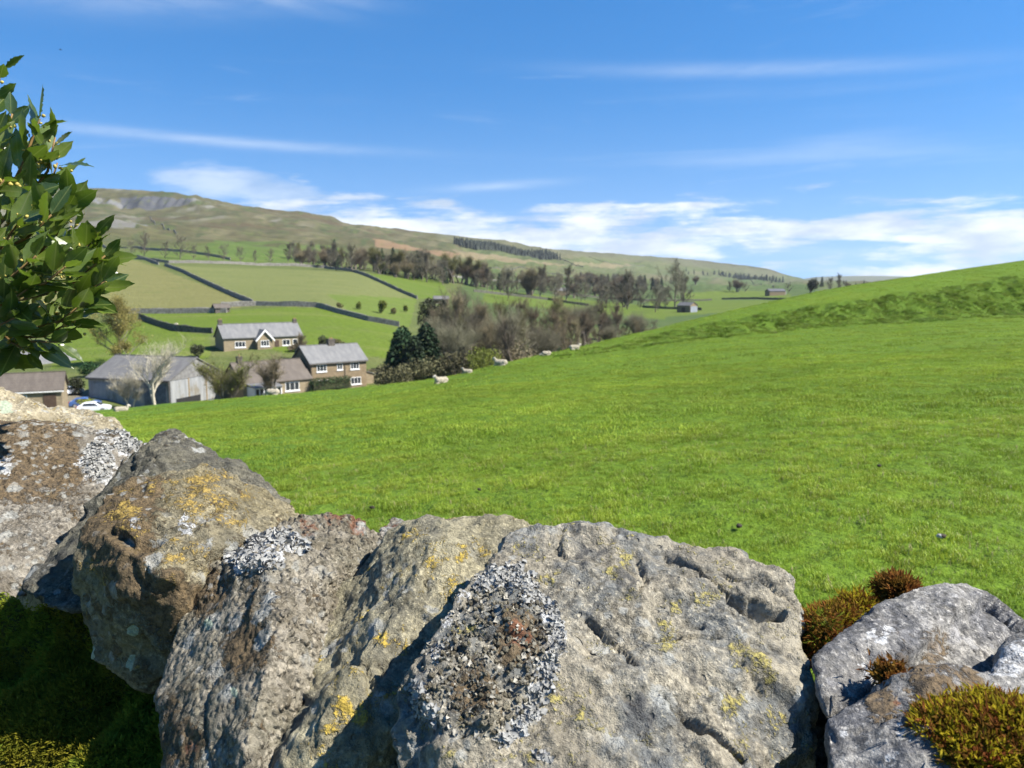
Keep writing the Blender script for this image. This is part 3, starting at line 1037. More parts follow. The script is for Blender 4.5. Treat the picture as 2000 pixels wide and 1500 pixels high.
def plates(name, pts, nrm, seed, size, mat, parent, tilt=.55, curl=.35, label=None):
    r = np.random.RandomState(seed)
    vs, fs = [], []
    K = 8
    for p, n in zip(pts, nrm):
        n = Vector(n) + Vector(r.normal(0, tilt, 3))
        n.normalize()
        u = n.orthogonal().normalized()
        u.rotate(Matrix.Rotation(r.uniform(0, 6.3), 3, n))
        w = n.cross(u)
        s = size * r.uniform(.4, 1.3)
        b = len(vs)
        o = Vector(p) + n * size * .15
        vs.append(tuple(o))
        el, ph = r.uniform(.6, 1.0), r.uniform(0, 6.3)
        for k in range(K):
            a = 2 * PI * k / K
            q = s * (1 + .28 * math.sin(3 * a + ph)) * r.uniform(.85, 1.1)
            z = curl * s * (.5 + .6 * math.sin(2 * a + ph) + r.uniform(-.2, .2))
            vs.append(tuple(o + u * (math.cos(a) * q) + w * (math.sin(a) * q * el) + n * z))
        for k in range(K):
            fs.append([b, b + 1 + k, b + 1 + (k + 1) % K])
    o = obj(name, mesh_np(name, vs, fs, [mat], smooth=False), parent, kind='stuff')
    o.data.polygons.foreach_set('use_smooth', np.full(len(o.data.polygons), True))
    if label:
        o['label'] = label
    return o


def warts(name, pts, nrm, seed, size, mat, parent, label=None):
    r = np.random.RandomState(seed)
    bm = bmesh.new()
    bmesh.ops.create_icosphere(bm, subdivisions=1, radius=1)
    base = np.array([v.co[:] for v in bm.verts])
    fc = np.array([[v.index for v in f.verts] for f in bm.faces])
    bm.free()
    vs, fs = [], []
    for i, (p, n) in enumerate(zip(pts, nrm)):
        s = size * r.uniform(.4, 1.25)
        q = base * (s * r.uniform(.7, 1.2, 3)) * (1 + r.normal(0, .16, (len(base), 1))) + p + n * s * .35
        vs.append(q)
        fs.append(fc + i * len(base))
    if not vs:
        return None
    o = obj(name, mesh_np(name, np.concatenate(vs), np.concatenate(fs), [mat], smooth=True), parent, kind='stuff')
    if label:
        o['label'] = label
    return o


M_WHITE_LICHEN = simple_mat('white leafy lichen', (.34, .34, .32), .9, .3, 60, trans=.1, spec=.1, col2=(.20, .195, .18))
M_GREY_LICHEN = simple_mat('grey frilled lichen', (.34, .32, .27), .9, .3, 60, spec=.1, col2=(.15, .14, .11))
M_BROWN_CRUST = simple_mat('brown crusty lichen', (.34, .31, .23), .95, .4, 55, .8, 300, spec=.1, col2=(.15, .13, .09))

# grey weathered limestone/grit tones
ST_GREY = stone_mat('pale grey weathered stone', (.225, .20, .15), (.33, .295, .22), (.135, .143, .14), yel=(.34, .29, .09), yel_amt=.34, pale_amt=.30, brown_amt=-.1)
ST_SLAB = stone_mat('olive grey gritstone', (.23, .205, .13), (.34, .305, .20), (.15, .14, .105), yel=(.42, .30, .05), yel_amt=.34, pale_amt=.30, brown_amt=-.12)
ST_PINK = stone_mat('pinkish rough gritstone', (.185, .168, .12), (.28, .25, .195), (.13, .11, .075), yel_amt=.0, pale_amt=.35, brown_amt=.10, gran=1.0, bump=1.0)
ST_BROWN = stone_mat('brown lichened gritstone', (.185, .155, .085), (.27, .23, .14), (.14, .125, .085), yel=(.34, .235, .06), yel_amt=.34, pale_amt=.3, brown_amt=.18)
ST_DARK = stone_mat('dark grey gritstone', (.10, .094, .068), (.15, .138, .10), (.075, .072, .06), yel_amt=.1, pale_amt=.30, brown_amt=.0)  # dark stone, deepened further so colour gives the rear slab its shade
ST_BUFF = stone_mat('buff sandstone', (.33, .28, .18), (.40, .35, .24), (.26, .22, .14), yel=(.42, .29, .05), yel_amt=.16, pale_amt=.3, brown_amt=-.1)
ST_RUST = stone_mat('speckled brown stone', (.195, .175, .14), (.28, .255, .21), (.14, .12, .09), yel=(.30, .24, .10), yel_amt=.05, pale_amt=.55, brown_amt=.16, gran=.5)
ST_SMOOTH = stone_mat('smooth blue grey limestone', (.19, .18, .16), (.30, .285, .255), (.115, .115, .12), yel_amt=-.1, pale_amt=.25, brown_amt=-.05, bump=.8, pale=(.40, .39, .38))


def build_cope():
    # -------- big slab in the middle right: broad lit face, front of it a lower split layer
    big = [(770, 1340, .655), (800, 1285, .665), (848, 1225, .69), (895, 1150, .735), (940, 1100, .775), (985, 1048, .83), (1015, 1032, .85),
           (1060, 1034, .86), (1125, 1026, .87), (1220, 1049, .86), (1310, 1052, .85), (1400, 1080, .83), (1450, 1086, .82), (1520, 1130, .79),
           (1556, 1185, .765), (1575, 1285, .715), (1592, 1330, .70), (1604, 1420, .69), (1585, 1620, .64),
           (1200, 1250, .70), (1080, 1180, .735), (1350, 1300, .69), (1500, 1400, .655), (1420, 1640, .56), (1000, 1640, .555), (780, 1600, .60), (768, 1450, .632), (1150, 1400, .632)]
    flank = [(1604, 1420, .69)]
    layer = [(1000, 1190, .722), (1090, 1180, .722), (1185, 1262, .685), (1290, 1352, .652), (1400, 1455, .62), (1480, 1560, .59), (1400, 1660, .55), (1000, 1660, .545), (790, 1610, .592), (780, 1450, .622), (800, 1320, .645), (900, 1200, .70)]
    ringo = [(935, 1120), (1010, 1120), (1085, 1165), (1095, 1250), (1075, 1340), (1040, 1420), (985, 1460), (880, 1440), (800, 1400), (800, 1330), (850, 1230), (880, 1170)]
    def ex(jx, jy, q):
        inside = in_poly(jx, jy, ringo)
        dd = seg_dist(jx, jy, ringo + [ringo[0]])
        h = np.where(inside, np.clip(dd / 30, 0, 1), 0) * (.002 + .0065 * fbm(q * 75, 3, .6))
        # hollow right of the lichen, knobbly bottom
        h -= .010 * np.exp(-(((jx - 1190) / 70) ** 2 + ((jy - 1240) / 45) ** 2))
        h += .0055 * fbm(q * 38 + 3, 3) * _sm(jy, 1180, 1380) * _sm(jx, 1400, 1200) * (1 - inside)
        return h
    me, c = make_stone([hull_points(big, .16, .16), hull_points(layer, .1, .1)], .0027, 1, ST_GREY, 1.0, 2, .8,
                       grooves=[([(1425, 1170), (1480, 1200), (1525, 1203)], 15, .022), ([(1420, 1160), (1370, 1115), (1300, 1075)], 7, .014), ([(1380, 1110), (1500, 1150), (1550, 1190)], 5, .006),
                                ([(1255, 1243), (1330, 1236), (1410, 1241)], 7, .015), ([(1290, 1350), (1330, 1390), (1390, 1430), (1450, 1485)], 9, .018), ([(1366, 1212), (1372, 1214)], 9, .012),
                                ([(1150, 1195), (1185, 1225), (1215, 1270), (1240, 1310)], 7, .014), ([(1240, 1080), (1262, 1140), (1250, 1165)], 9, .007),
                                ([(1100, 1032), (1092, 1060), (1110, 1090)], 8, .006), ([(1445, 1300), (1500, 1345)], 8, .006)],
                       masks=[(1, 0, [(960, 1130, 16), (1000, 1122, 18), (1040, 1160, 16), (1075, 1185, 16), (1088, 1235, 14), (1082, 1275, 16), (1070, 1310, 15), (1050, 1345, 16), (1040, 1385, 16), (1010, 1420, 18), (985, 1440, 14), (905, 1160, 12), (870, 1205, 12), (860, 1270, 14), (815, 1345, 14), (825, 1385, 20), (1060, 1475, 9)], 14),
                              (1, 2, [(1012, 1250, 26), (930, 1350, 20)], 70), (2, 1, [(1012, 1245, 14), (845, 1440, 8)], 30),
                              (1, 1, [(1465, 1275, 34), (1500, 1300, 20), (1520, 1400, 26), (1200, 1125, 10), (1390, 1150, 24), (1300, 1250, 16), (1440, 1360, 14)], 24),
                              (2, 2, [(1160, 1080, 30), (1225, 1130, 22), (1350, 1330, 20), (1420, 1310, 14), (1250, 1400, 30), (1330, 1420, 20)], 30)], extra=ex)
    o = place_stone(me, c, 'largest pale grey cope stone with a ring of white leafy lichen')
    ring = [([(945, 1140), (970, 1128), (1010, 1120), (1030, 1140)], 18), ([(1030, 1160), (1060, 1172), (1085, 1195)], 13), ([(1088, 1215), (1092, 1260), (1075, 1300)], 12), ([(1078, 1300), (1055, 1340), (1040, 1390)], 17),
            ([(1035, 1390), (1010, 1425), (985, 1445)], 15), ([(865, 1255), (850, 1285)], 8), ([(808, 1345), (815, 1385), (840, 1400)], 16), ([(1045, 1470), (1075, 1482)], 8)]
    def on_ring(x, y):
        m = np.zeros(len(x), bool)
        for l, w in ring:
            m |= seg_dist(x, y, l) < w * (1 + 1.1 * gnoise(np.stack([x / 17, y / 17, x * 0], 1)))
        return m
    p, n = surf_samples(me, c, on_ring, 1500, 2)
    plates('lichen', p, n, 3, .0029, M_WHITE_LICHEN, o, .45, .7, 'white leafy lichen ring')
    p, n = surf_samples(me, c, lambda x, y: in_poly(x, y, ringo) & (gnoise(np.stack([x / 26, y / 26, x * 0], 1)) > -.1), 900, 12)
    plates('lichen', p, n, 13, .0024, M_GREY_LICHEN, o, .55, .7, 'grey frilled lichen inside the ring')
    p, n = surf_samples(me, c, lambda x, y: in_poly(x, y, ringo) & (seg_dist(x, y, ringo + [ringo[0]]) > 26), 520, 4)
    warts('lichen_crust', p, n, 5, .0023, M_BROWN_CRUST, o, 'knobbly brown crust inside the lichen ring')
    # -------- angular slab with a sharp ridge
    f = [(430, 1620, .70), (462, 1450, .81), (510, 1332, .885), (565, 1258, .92), (640, 1188, .955), (700, 1108, .99), (757, 1045, 1.02), (800, 1024, 1.0),
         (862, 1009, 1.0), (920, 1005, 1.0), (990, 1009, .99), (1048, 1026, .98), (1040, 1100, .92), (960, 1200, .84), (880, 1330, .79), (760, 1560, .72), (700, 1640, .69),
         (835, 1100, .88), (775, 1180, .83), (725, 1262, .79), (640, 1410, .72), (560, 1640, .66), (858, 1022, .96)]
    me, c = make_stone([hull_points(f, .13, .2)], .0036, 2, ST_SLAB, 1.0, 1, .7,
                       grooves=[([(840, 1100), (830, 1130), (838, 1150)], 9, .007), ([(715, 1300), (725, 1345)], 9, .010), ([(752, 1300), (742, 1335)], 8, .007), ([(870, 1140), (885, 1175)], 5, .005)],
                       masks=[(2, 0, [(532, 1412, 14), (540, 1395, 16), (552, 1375, 11), (524, 1425, 9)], 7), (1, 1, [(880, 1165, 16), (865, 1195, 12), (890, 1130, 14), (750, 1248, 14), (780, 1262, 10), (672, 1390, 12), (700, 1400, 10), (640, 1420, 8), (850, 1090, 12), (905, 1100, 14)], 18)])
    place_stone(me, c, 'angular slab with a sharp ridge and one pale green lichen disc')
    # -------- thick stone with a flat shaded end and a granular pink top
    f = [(296, 1370, .845), (312, 1440, .805), (352, 1500, .765), (350, 1640, .71), (480, 1640, .66), (482, 1440, .715), (530, 1330, .80), (565, 1255, .90), (640, 1188, .96), (705, 1108, 1.03), (752, 1055, 1.09), (745, 1040, 1.11),
         (690, 1012, 1.12), (640, 1005, 1.12), (590, 1012, 1.10), (450, 1062, 1.02), (398, 1092, .99), (372, 1140, .965), (345, 1210, .93), (520, 1110, .895), (546, 1190, .835), (530, 1262, .79)]
    me, c = make_stone([hull_points(f, .12, .25)], .0038, 3, ST_PINK, .9, 2, .35,
                       grooves=[([(430, 1090), (420, 1150)], 6, .004)],
                       masks=[(1, 0, [(470, 1100, 14), (500, 1085, 18), (535, 1085, 16), (560, 1060, 14), (510, 1062, 12), (450, 1080, 8)], 16), (2, 1, [(600, 1025, 18), (650, 1022, 14), (700, 1030, 14), (480, 1045, 12), (520, 1320, 10), (375, 1460, 10)], 20),
                              (1, 2, [(395, 1150, 20), (480, 1250, 25), (350, 1450, 20)], 40), (2, 0, [(405, 1212, 7), (455, 1350, 6)], 6)],
                       extra=lambda jx, jy, q: .006 * fbm(q * 70, 3, .65) * _sm(jx - (jy - 1100) * .1, 505, 560) + .006 * np.abs(fbm(q * 45, 2)) * (jy < 1110))
    o = place_stone(me, c, 'thick stone with a flat shaded end and a granular pinkish top')
    p, n = surf_samples(me, c, lambda x, y: (seg_dist(x, y, [(455, 1085), (490, 1100), (540, 1100)]) < 15) | (seg_dist(x, y, [(490, 1065), (520, 1050), (560, 1045), (590, 1070)]) < 14), 620, 7)
    plates('lichen', p, n, 8, .0042, M_WHITE_LICHEN, o, .5, .7, 'white leafy lichen along the top edge')
    # -------- rounded brown boulder
    f = [(146, 1085, .99), (160, 1022, 1.03), (205, 962, 1.09), (268, 925, 1.13), (348, 917, 1.15), (422, 919, 1.16), (505, 952, 1.17), (565, 978, 1.18), (608, 1005, 1.18), (640, 1060, 1.15),
         (520, 1150, 1.03), (420, 1250, .95), (345, 1310, .95), (300, 1347, .98), (240, 1322, .985), (182, 1275, 1.0), (160, 1220, 1.0), (148, 1150, 1.0),
         (250, 1010, 1.0), (330, 980, 1.03), (400, 1060, .955), (330, 1130, .91), (240, 1180, .93), (270, 1090, .925), (440, 1000, 1.06)]
    me, c = make_stone([hull_points(f, .12, .3)], .0040, 4, ST_BROWN, 1.15, 7, .8,
                       grooves=[([(225, 1040), (255, 1062), (300, 1052)], 17, .016), ([(290, 1000), (310, 1040)], 9, .006), ([(280, 1110), (290, 1170)], 8, .005)],
                       masks=[(1, 1, [(245, 1015, 18), (320, 940, 20), (380, 985, 22), (400, 940, 20), (440, 1000, 16), (470, 1010, 14), (345, 1060, 14), (390, 1045, 12), (430, 960, 18), (470, 960, 14)], 34), (1, 2, [(230, 1060, 25), (200, 1000, 20), (255, 960, 20), (340, 1180, 30), (250, 1130, 20)], 50),
                              (2, 0, [(260, 1232, 9), (180, 1266, 7), (186, 1276, 5), (258, 1290, 8)], 6), (1, 0, [(262, 1020, 4), (362, 1018, 10)], 22)])
    place_stone(me, c, 'rounded brown boulder crusted with yellow and brown lichen')
    # -------- thin dark slab standing behind the boulder
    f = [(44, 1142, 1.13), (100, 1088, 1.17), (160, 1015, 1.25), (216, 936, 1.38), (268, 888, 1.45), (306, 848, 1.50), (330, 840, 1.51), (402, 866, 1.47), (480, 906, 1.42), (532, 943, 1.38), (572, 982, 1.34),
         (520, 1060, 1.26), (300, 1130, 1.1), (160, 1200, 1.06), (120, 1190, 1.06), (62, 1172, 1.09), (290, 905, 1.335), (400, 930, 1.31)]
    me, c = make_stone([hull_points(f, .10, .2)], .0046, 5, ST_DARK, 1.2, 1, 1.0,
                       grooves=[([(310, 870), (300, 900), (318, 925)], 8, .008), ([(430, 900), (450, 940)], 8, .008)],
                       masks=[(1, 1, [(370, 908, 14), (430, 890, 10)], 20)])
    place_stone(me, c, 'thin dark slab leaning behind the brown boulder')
    # -------- large speckled stone at the left edge
    f = [(-220, 830, 1.50), (-60, 820, 1.62), (0, 822, 1.66), (62, 820, 1.68), (132, 836, 1.68), (205, 834, 1.68), (255, 842, 1.67), (282, 860, 1.65), (216, 945, 1.50), (150, 1012, 1.38),
         (60, 1085, 1.26), (0, 1145, 1.20), (-40, 1180, 1.17), (40, 1172, 1.22), (140, 1100, 1.30), (-220, 1180, 1.12), (60, 930, 1.44), (-60, 960, 1.38)]
    me, c = make_stone([hull_points(f, .14, .2)], .0050, 6, ST_RUST, 1.3, 4, .7,
                       masks=[(1, 0, [(195, 885, 20), (185, 912, 20), (215, 930, 12), (240, 860, 18), (262, 872, 12), (165, 900, 10), (10, 905, 12), (225, 905, 10), (200, 840, 9)], 20), (1, 2, [(40, 840, 40), (20, 900, 40), (90, 880, 30)], 70), (1, 1, [(95, 955, 10)], 14)])
    o = place_stone(me, c, 'large brown speckled stone with white lichen patches')
    p, n = surf_samples(me, c, lambda x, y: (np.hypot((x - 192) / 30, (y - 898) / 36) < 1) | (np.hypot((x - 250) / 30, (y - 868) / 16) < 1) | (seg_dist(x, y, [(205, 840), (260, 845)]) < 5), 700, 9)
    plates('lichen', p, n, 10, .0045, M_WHITE_LICHEN, o, .4, .6, 'white leafy lichen patch')
    # -------- stones further along the wall, upper left
    f = [(-160, 745, 1.95), (0, 757, 2.0), (42, 775, 2.02), (75, 790, 2.03), (104, 812, 2.02), (112, 840, 1.98), (60, 850, 1.88), (-160, 860, 1.8), (20, 800, 1.93)]
    me, c = make_stone([hull_points(f, .15, .2)], .006, 7, ST_BUFF, 1.1, 6, .9, masks=[(2, 0, [(10, 795, 10)], 8), (1, 1, [(70, 800, 12)], 20)])
    place_stone(me, c, 'buff stone at the top of the wall below the laurel')
    f = [(70, 806, 2.06), (110, 795, 2.12), (150, 800, 2.15), (182, 806, 2.15), (205, 818, 2.13), (190, 845, 2.02), (100, 850, 1.95), (130, 818, 2.05)]
    me, c = make_stone([hull_points(f, .15, .2)], .006, 8, ST_BUFF, 1.1, 5, .9, masks=[(1, 1, [(128, 822, 14), (105, 815, 10), (165, 815, 8)], 12), (1, 0, [(92, 806, 6)], 8)])
    place_stone(me, c, 'flat buff stone with an orange lichen stain')
    f = [(138, 838, 1.86), (172, 821, 1.95), (205, 818, 1.97), (228, 825, 1.97), (246, 840, 1.93), (230, 850, 1.85), (150, 850, 1.80)]
    me, c = make_stone([hull_points(f, .12, .2)], .006, 9, ST_BUFF, 1.1, 5, .9, masks=[(1, 2, [(150, 838, 10)], 10)])
    place_stone(me, c, 'small rounded buff stone wedged behind the speckled one')
    # -------- small reddish stone peeping between slab and pink stone
    f = [(735, 1030, 1.16), (765, 1019, 1.2), (800, 1021, 1.2), (815, 1060, 1.12), (745, 1060, 1.1)]
    me, c = make_stone([hull_points(f, .1, .2)], .0045, 10, ST_RUST, 1.3, 3, 1.0, masks=[(2, 1, [(765, 1030, 20)], 20)])
    place_stone(me, c, 'small reddish stone behind the gap')
    # -------- right-hand boulder in two layers
    f = [(1588, 1288, .70), (1640, 1240, .735), (1700, 1188, .77), (1742, 1160, .795), (1790, 1142, .81), (1840, 1136, .815), (1892, 1137, .815), (1945, 1162, .80), (2000, 1208, .785), (2120, 1300, .74),
         (2120, 1380, .70), (1900, 1400, .66), (1760, 1330, .67), (1690, 1370, .65), (1612, 1412, .64), (1600, 1350, .665), (1720, 1250, .715), (1880, 1230, .735), (1760, 1220, .735)]
    me, c = make_stone([hull_points(f, .16, .2)], .0035, 11, ST_SMOOTH, .75, 3, .45, lowf=.8,
                       grooves=[([(1700, 1345), (1745, 1312), (1800, 1265), (1850, 1215), (1885, 1185)], 9, .010)],
                       masks=[(1, 0, [(1690, 1300, 8), (1700, 1330, 9), (1720, 1255, 8), (1735, 1225, 8), (1700, 1240, 6)], 16), (2, 2, [(1800, 1290, 40), (1900, 1260, 30), (1860, 1300, 40)], 60), (1, 2, [(1850, 1250, 20), (1770, 1310, 20)], 40)],
                       extra=lambda jx, jy, q: -.016 * _sm((jy - 1345) + (jx - 1700) * .84, -6, 14) * _sm(jx, 1560, 1640))
    place_stone(me, c, 'smooth blue grey boulder with mossy edge')
    f = [(1925, 1318, .645), (1938, 1285, .66), (1965, 1260, .675), (2000, 1245, .68), (2100, 1240, .68), (2100, 1340, .63), (1940, 1330, .635)]
    me, c = make_stone([hull_points(f, .08, .2)], .004, 12, ST_SMOOTH, .7, 5, .6, masks=[(1, 0, [(1975, 1290, 30), (1950, 1310, 20)], 30)])
    place_stone(me, c, 'pale stone wedged at the right edge')
    f = [(1608, 1418, .60), (1640, 1385, .615), (1700, 1350, .625), (1760, 1325, .635), (1830, 1313, .64), (1930, 1316, .64), (2100, 1310, .63), (2120, 1460, .54), (2000, 1660, .47), (1640, 1660, .50), (1610, 1500, .555), (1720, 1440, .565), (1800, 1420, .57), (1900, 1390, .585)]
    me, c = make_stone([hull_points(f, .16, .15)], .0034, 13, ST_SMOOTH, .8, 2, .4,
                       grooves=[([(1665, 1420), (1700, 1412), (1730, 1398), (1760, 1405), (1780, 1420)], 7, .008)],
                       masks=[(1, 2, [(1820, 1335, 30), (1880, 1345, 30), (1720, 1360, 14)], 40), (2, 1, [(1750, 1365, 8)], 10), (2, 2, [(1660, 1450, 20), (1680, 1500, 30)], 30), (1, 0, [(1645, 1430, 6), (1760, 1430, 8), (1740, 1480, 9)], 12)])
    place_stone(me, c, 'low grey stone under a cushion of golden moss')


build_cope()
# ---------------------------------------------------------------- the wall below the cope: courses of rubble, and the moss on it
def course_stone(c, size, rz, seed, mat):
    r = np.random.RandomState(seed)
    bm = bmesh.new()
    bmesh.ops.create_cube(bm, size=1)
    bmesh.ops.subdivide_edges(bm, edges=bm.edges, cuts=5, use_grid_fill=True)
    v = np.array([x.co[:] for x in bm.verts])
    sph = v / np.linalg.norm(v, axis=1)[:, None] * .62
    v = v * .72 + sph * .28
    v = v * size
    q = v + seed * 2.3
    v = v + (v / np.linalg.norm(v, axis=1)[:, None]) * (.022 * fbm(q * 7, 3) + .006 * fbm(q * 30, 2))[:, None]
    f = [[x.index for x in fc.verts] for fc in bm.faces]
    bm.free()
    rot = Matrix.Rotation(rz + r.normal(0, .08), 3, 'Z') @ Matrix.Rotation(r.normal(0, .06), 3, 'X')
    v = v @ np.array(rot).T
    me = mesh_np('stone', v, np.array(f), [mat])
    set_col(me, np.zeros((len(v), 3)), 'Lic')
    set_col(me, np.zeros((len(v), 3)), 'Lic2')
    return obj('stone', me, WALL, Vector(c) - WALL_LOC)


W0, W1 = Vector((.95, .12, 0)), Vector((-2.9, 3.35, 0))      # line of the wall on the ground
WD = (W1 - W0).normalized()
WN = Vector((-WD.y, WD.x, 0))                                # towards the field? flipped below if not
if WN.y < 0:
    WN = -WN


def build_courses():
    r = random.Random(5)
    n = 0
    ln = (W1 - W0).length
    rz = math.atan2(WD.y, WD.x)
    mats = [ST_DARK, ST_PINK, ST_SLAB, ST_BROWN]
    tops = [.17, .36, .54, .72, .88]
    for ci, zt in enumerate(tops):
        zb = tops[ci - 1] if ci else -.06
        wid = .62 - .045 * ci
        for side in (-1, 1):
            s = -r.uniform(0, .2)
            while s < ln:
                l = r.uniform(.22, .42)
                p = W0 + WD * (s + l / 2) + WN * (side * (wid / 2 - .13) + .07)
                drop = max(0, (p.y - 1.2)) * .0
                course_stone((p.x, p.y, (zt + zb) / 2 - drop), np.array([l + .03, .30, (zt - zb) + .03]), rz, 100 + n, mats[n % 4])
                s += l
                n += 1


build_courses()
M_MOSS = simple_mat('green cushion moss', (.21, .23, .02), .9, .5, 30, spec=.1, trans=.3, col2=(.11, .15, .016))
M_MOSS_GOLD = simple_mat('golden green moss', (.42, .34, .02), .9, .5, 45, spec=.1, trans=.4, col2=(.20, .16, .015))
M_MOSS_RED = simple_mat('red brown moss', (.20, .06, .02), .9, .5, 45, spec=.1, trans=.3, col2=(.16, .10, .015))
M_MOSS_SOIL = simple_mat('dark moss base', (.085, .085, .02), .95, .4, 40, .5, 120, spec=.05)


M_MOSS_OLD = simple_mat('olive gold moss', (.20, .175, .016), .9, .5, 45, spec=.1, trans=.35, col2=(.11, .12, .012))


def shoots(name, pts, nrm, seed, ln, wd, mat, parent, lean=.35, leafy=3, label=None, loc=Vector((0, 0, 0))):
    """moss shoots: a stalk with small leaves"""
    r = np.random.RandomState(seed)
    vs, fs = [], []
    for p, n in zip(pts, nrm):
        p = Vector(p)
        n = (Vector(n) + Vector(r.normal(0, lean, 3))).normalized()
        u = n.orthogonal().normalized()
        u.rotate(Matrix.Rotation(r.uniform(0, 6.3), 3, n))
        h = ln * r.uniform(.55, 1.25)
        for q in range(leafy):
            a = q * 2.4 + r.uniform(0, .8)
            d = (u * math.cos(a) + n.cross(u) * math.sin(a))
            b = len(vs)
            z0 = h * (.35 + .5 * q / max(1, leafy))
            w = n.cross(d) * wd * .5
            o = p + n * z0 * .35
            vs += [tuple(o - w * .6), tuple(o + w * .6), tuple(p + n * z0 + d * h * .22 + w), tuple(p + n * z0 + d * h * .22 - w), tuple(p + n * (z0 + h * .42) + d * h * .30)]
            fs += [[b, b + 1, b + 2, b + 3], [b + 3, b + 2, b + 4]]
    o = obj(name, mesh_np(name, vs, fs, [mat], smooth=False), parent, loc, kind='stuff')
    if label:
        o['label'] = label
    return o


def cushion(name, centre, ax, seed, nsh, ln, wd, mat, label, lean=.4, mat2=None, up=Vector((0, 0, 1))):
    """a mossy cushion: a soft lumpy base and its shoots; ax = half sizes along x, y, z"""
    bm = bmesh.new()
    bmesh.ops.create_icosphere(bm, subdivisions=4, radius=1)
    v = np.array([q.co[:] for q in bm.verts])
    f = np.array([[q.index for q in fc.verts] for fc in bm.faces])
    bm.free()
    s = v * ax * (1 + .22 * fbm(v * 1.9 + seed, 3))[:, None]
    me = mesh_np(name, s, f, [M_MOSS_SOIL])
    o = obj(name, me, WALL, Vector(centre) - WALL_LOC, kind='stuff', label=label)
    nn = normals_of(me)
    r = np.random.RandomState(seed)
    ok = np.nonzero(nn[:, 2] > -.35)[0]
    nsh *= 3
    i = r.choice(ok, nsh)
    jit = r.normal(0, .004, (nsh, 3))
    half = r.uniform(size=nsh) < ((.28 if mat is M_MOSS_RED else .4) if mat2 else 0)
    shoots('shoots', s[i][~half] + jit[~half], nn[i][~half], seed + 1, ln, wd, mat, o, lean)
    if mat2:
        shoots('shoots', s[i][half] + jit[half], nn[i][half], seed + 2, ln * 1.05, wd, mat2, o, lean)
    return o


def build_moss():
    f = [(1540, 1360, .80), (1640, 1340, .82), (1700, 1420, .76), (1660, 1640, .68), (1520, 1640, .68), (1540, 1450, .76)]  # filler stone added behind the gap to keep it dark
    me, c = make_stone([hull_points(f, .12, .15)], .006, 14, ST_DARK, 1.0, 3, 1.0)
    place_stone(me, c, 'filler stone added to darken the gap beside the largest slab')
    # cushions by the right-hand boulder
    cushion('moss', P(1630, 1240, .80), np.array([.028, .024, .022]), 21, 900, .0095, .0015, M_MOSS_RED, 'red brown moss cushion left of the boulder', mat2=M_MOSS_GOLD)
    cushion('moss', P(1676, 1200, .83), np.array([.016, .018, .013]), 23, 450, .009, .0015, M_MOSS_GOLD, 'small golden moss cushion', mat2=M_MOSS_RED)
    cushion('moss', P(1602, 1258, .775), np.array([.016, .02, .026]), 24, 350, .009, .0015, M_MOSS_RED, 'dark moss in the gap beside the boulder', mat2=M_MOSS)
    cushion('moss', P(1752, 1158, .835), np.array([.014, .014, .009]), 25, 420, .010, .0018, M_MOSS_RED, 'dark red moss tuft on the crest of the boulder')
    cushion('moss', P(1738, 1322, .655), np.array([.007, .006, .004]), 26, 160, .007, .0018, M_MOSS_RED, 'scrap of moss in the crack')
    cushion('moss', P(1955, 1478, .562), np.array([.054, .042, .032]), 27, 5200, .0078, .0015, M_MOSS_GOLD, 'golden green moss cushion on the low stone', lean=.5, mat2=M_MOSS_RED)
    # mossy shelf at the foot of the cope, lower left
    me_v, me_n = [], []
    nx, ny = 130, 90
    gx, gy = np.meshgrid(np.linspace(-60, 380, nx), np.linspace(1150, 1660, ny))
    vs = []
    for x, y in zip(gx.ravel(), gy.ravel()):
        q = (y - 1150) / 510
        d = 1.17 - .30 * q + (x - 0) * -.00022
        vs.append(P(x, y, d)[:])
    v = np.array(vs)
    v[:, 2] += .045 * fbm(v * 6.5 + 3, 3) + .012 * fbm(v * 26, 2) - .02
    # two rounded shoulders of stones under the moss
    i = np.arange((ny - 1) * nx).reshape(ny - 1, nx)[:, :-1].ravel()
    f = np.stack([i, i + nx, i + nx + 1, i + 1], 1)
    under = v.copy()
    under[:, 2] -= .12
    me = mesh_np('moss', np.concatenate([v, under]), np.concatenate([f, f[:, ::-1] + len(v)]), [M_MOSS_SOIL])
    o = obj('moss', me, WALL, -WALL_LOC, kind='stuff', label='dark green moss carpet on the shaded shelf below the cope')
    nn = normals_of(me)[:len(v)]
    nn[nn[:, 2] < 0] *= -1
    r = np.random.RandomState(8)
    k = r.choice(len(v), 44000)
    pts = v[k] + r.normal(0, .004, (len(k), 3))
    gold = fbm(pts * 9 + 7, 2) > .08
    shoots('shoots', pts[~gold], nn[k][~gold], 31, .0085, .0017, M_MOSS, o, .45)
    shoots('shoots', pts[gold], nn[k][gold], 32, .0082, .0017, M_MOSS_OLD, o, .45)


build_moss()


def more_cope():
    """the cope goes on at both ends, outside the frame"""
    src = [o for o in WALL.children if o.name.startswith('cope_stone') and len(o.data.vertices) > 9000]
    r = random.Random(9)
    for i, s_ in enumerate((-.02, -.24, 2.62, 2.90, 3.20, 3.5, 3.8)):
        p = W0 + WD * s_ + Vector((0, 0, 1.02)) if s_ > 1 else Vector((.60 + .22 * i, .34 - .2 * i, 1.06))
        q = src[(2, 3, 5, 0, 2, 3, 4)[i]].copy()
        q.location = p - WALL_LOC
        q.rotation_euler = (0, 0, r.uniform(-.25, .25))
        if 'label' in q:
            del q['label']
        COL.objects.link(q)


more_cope()
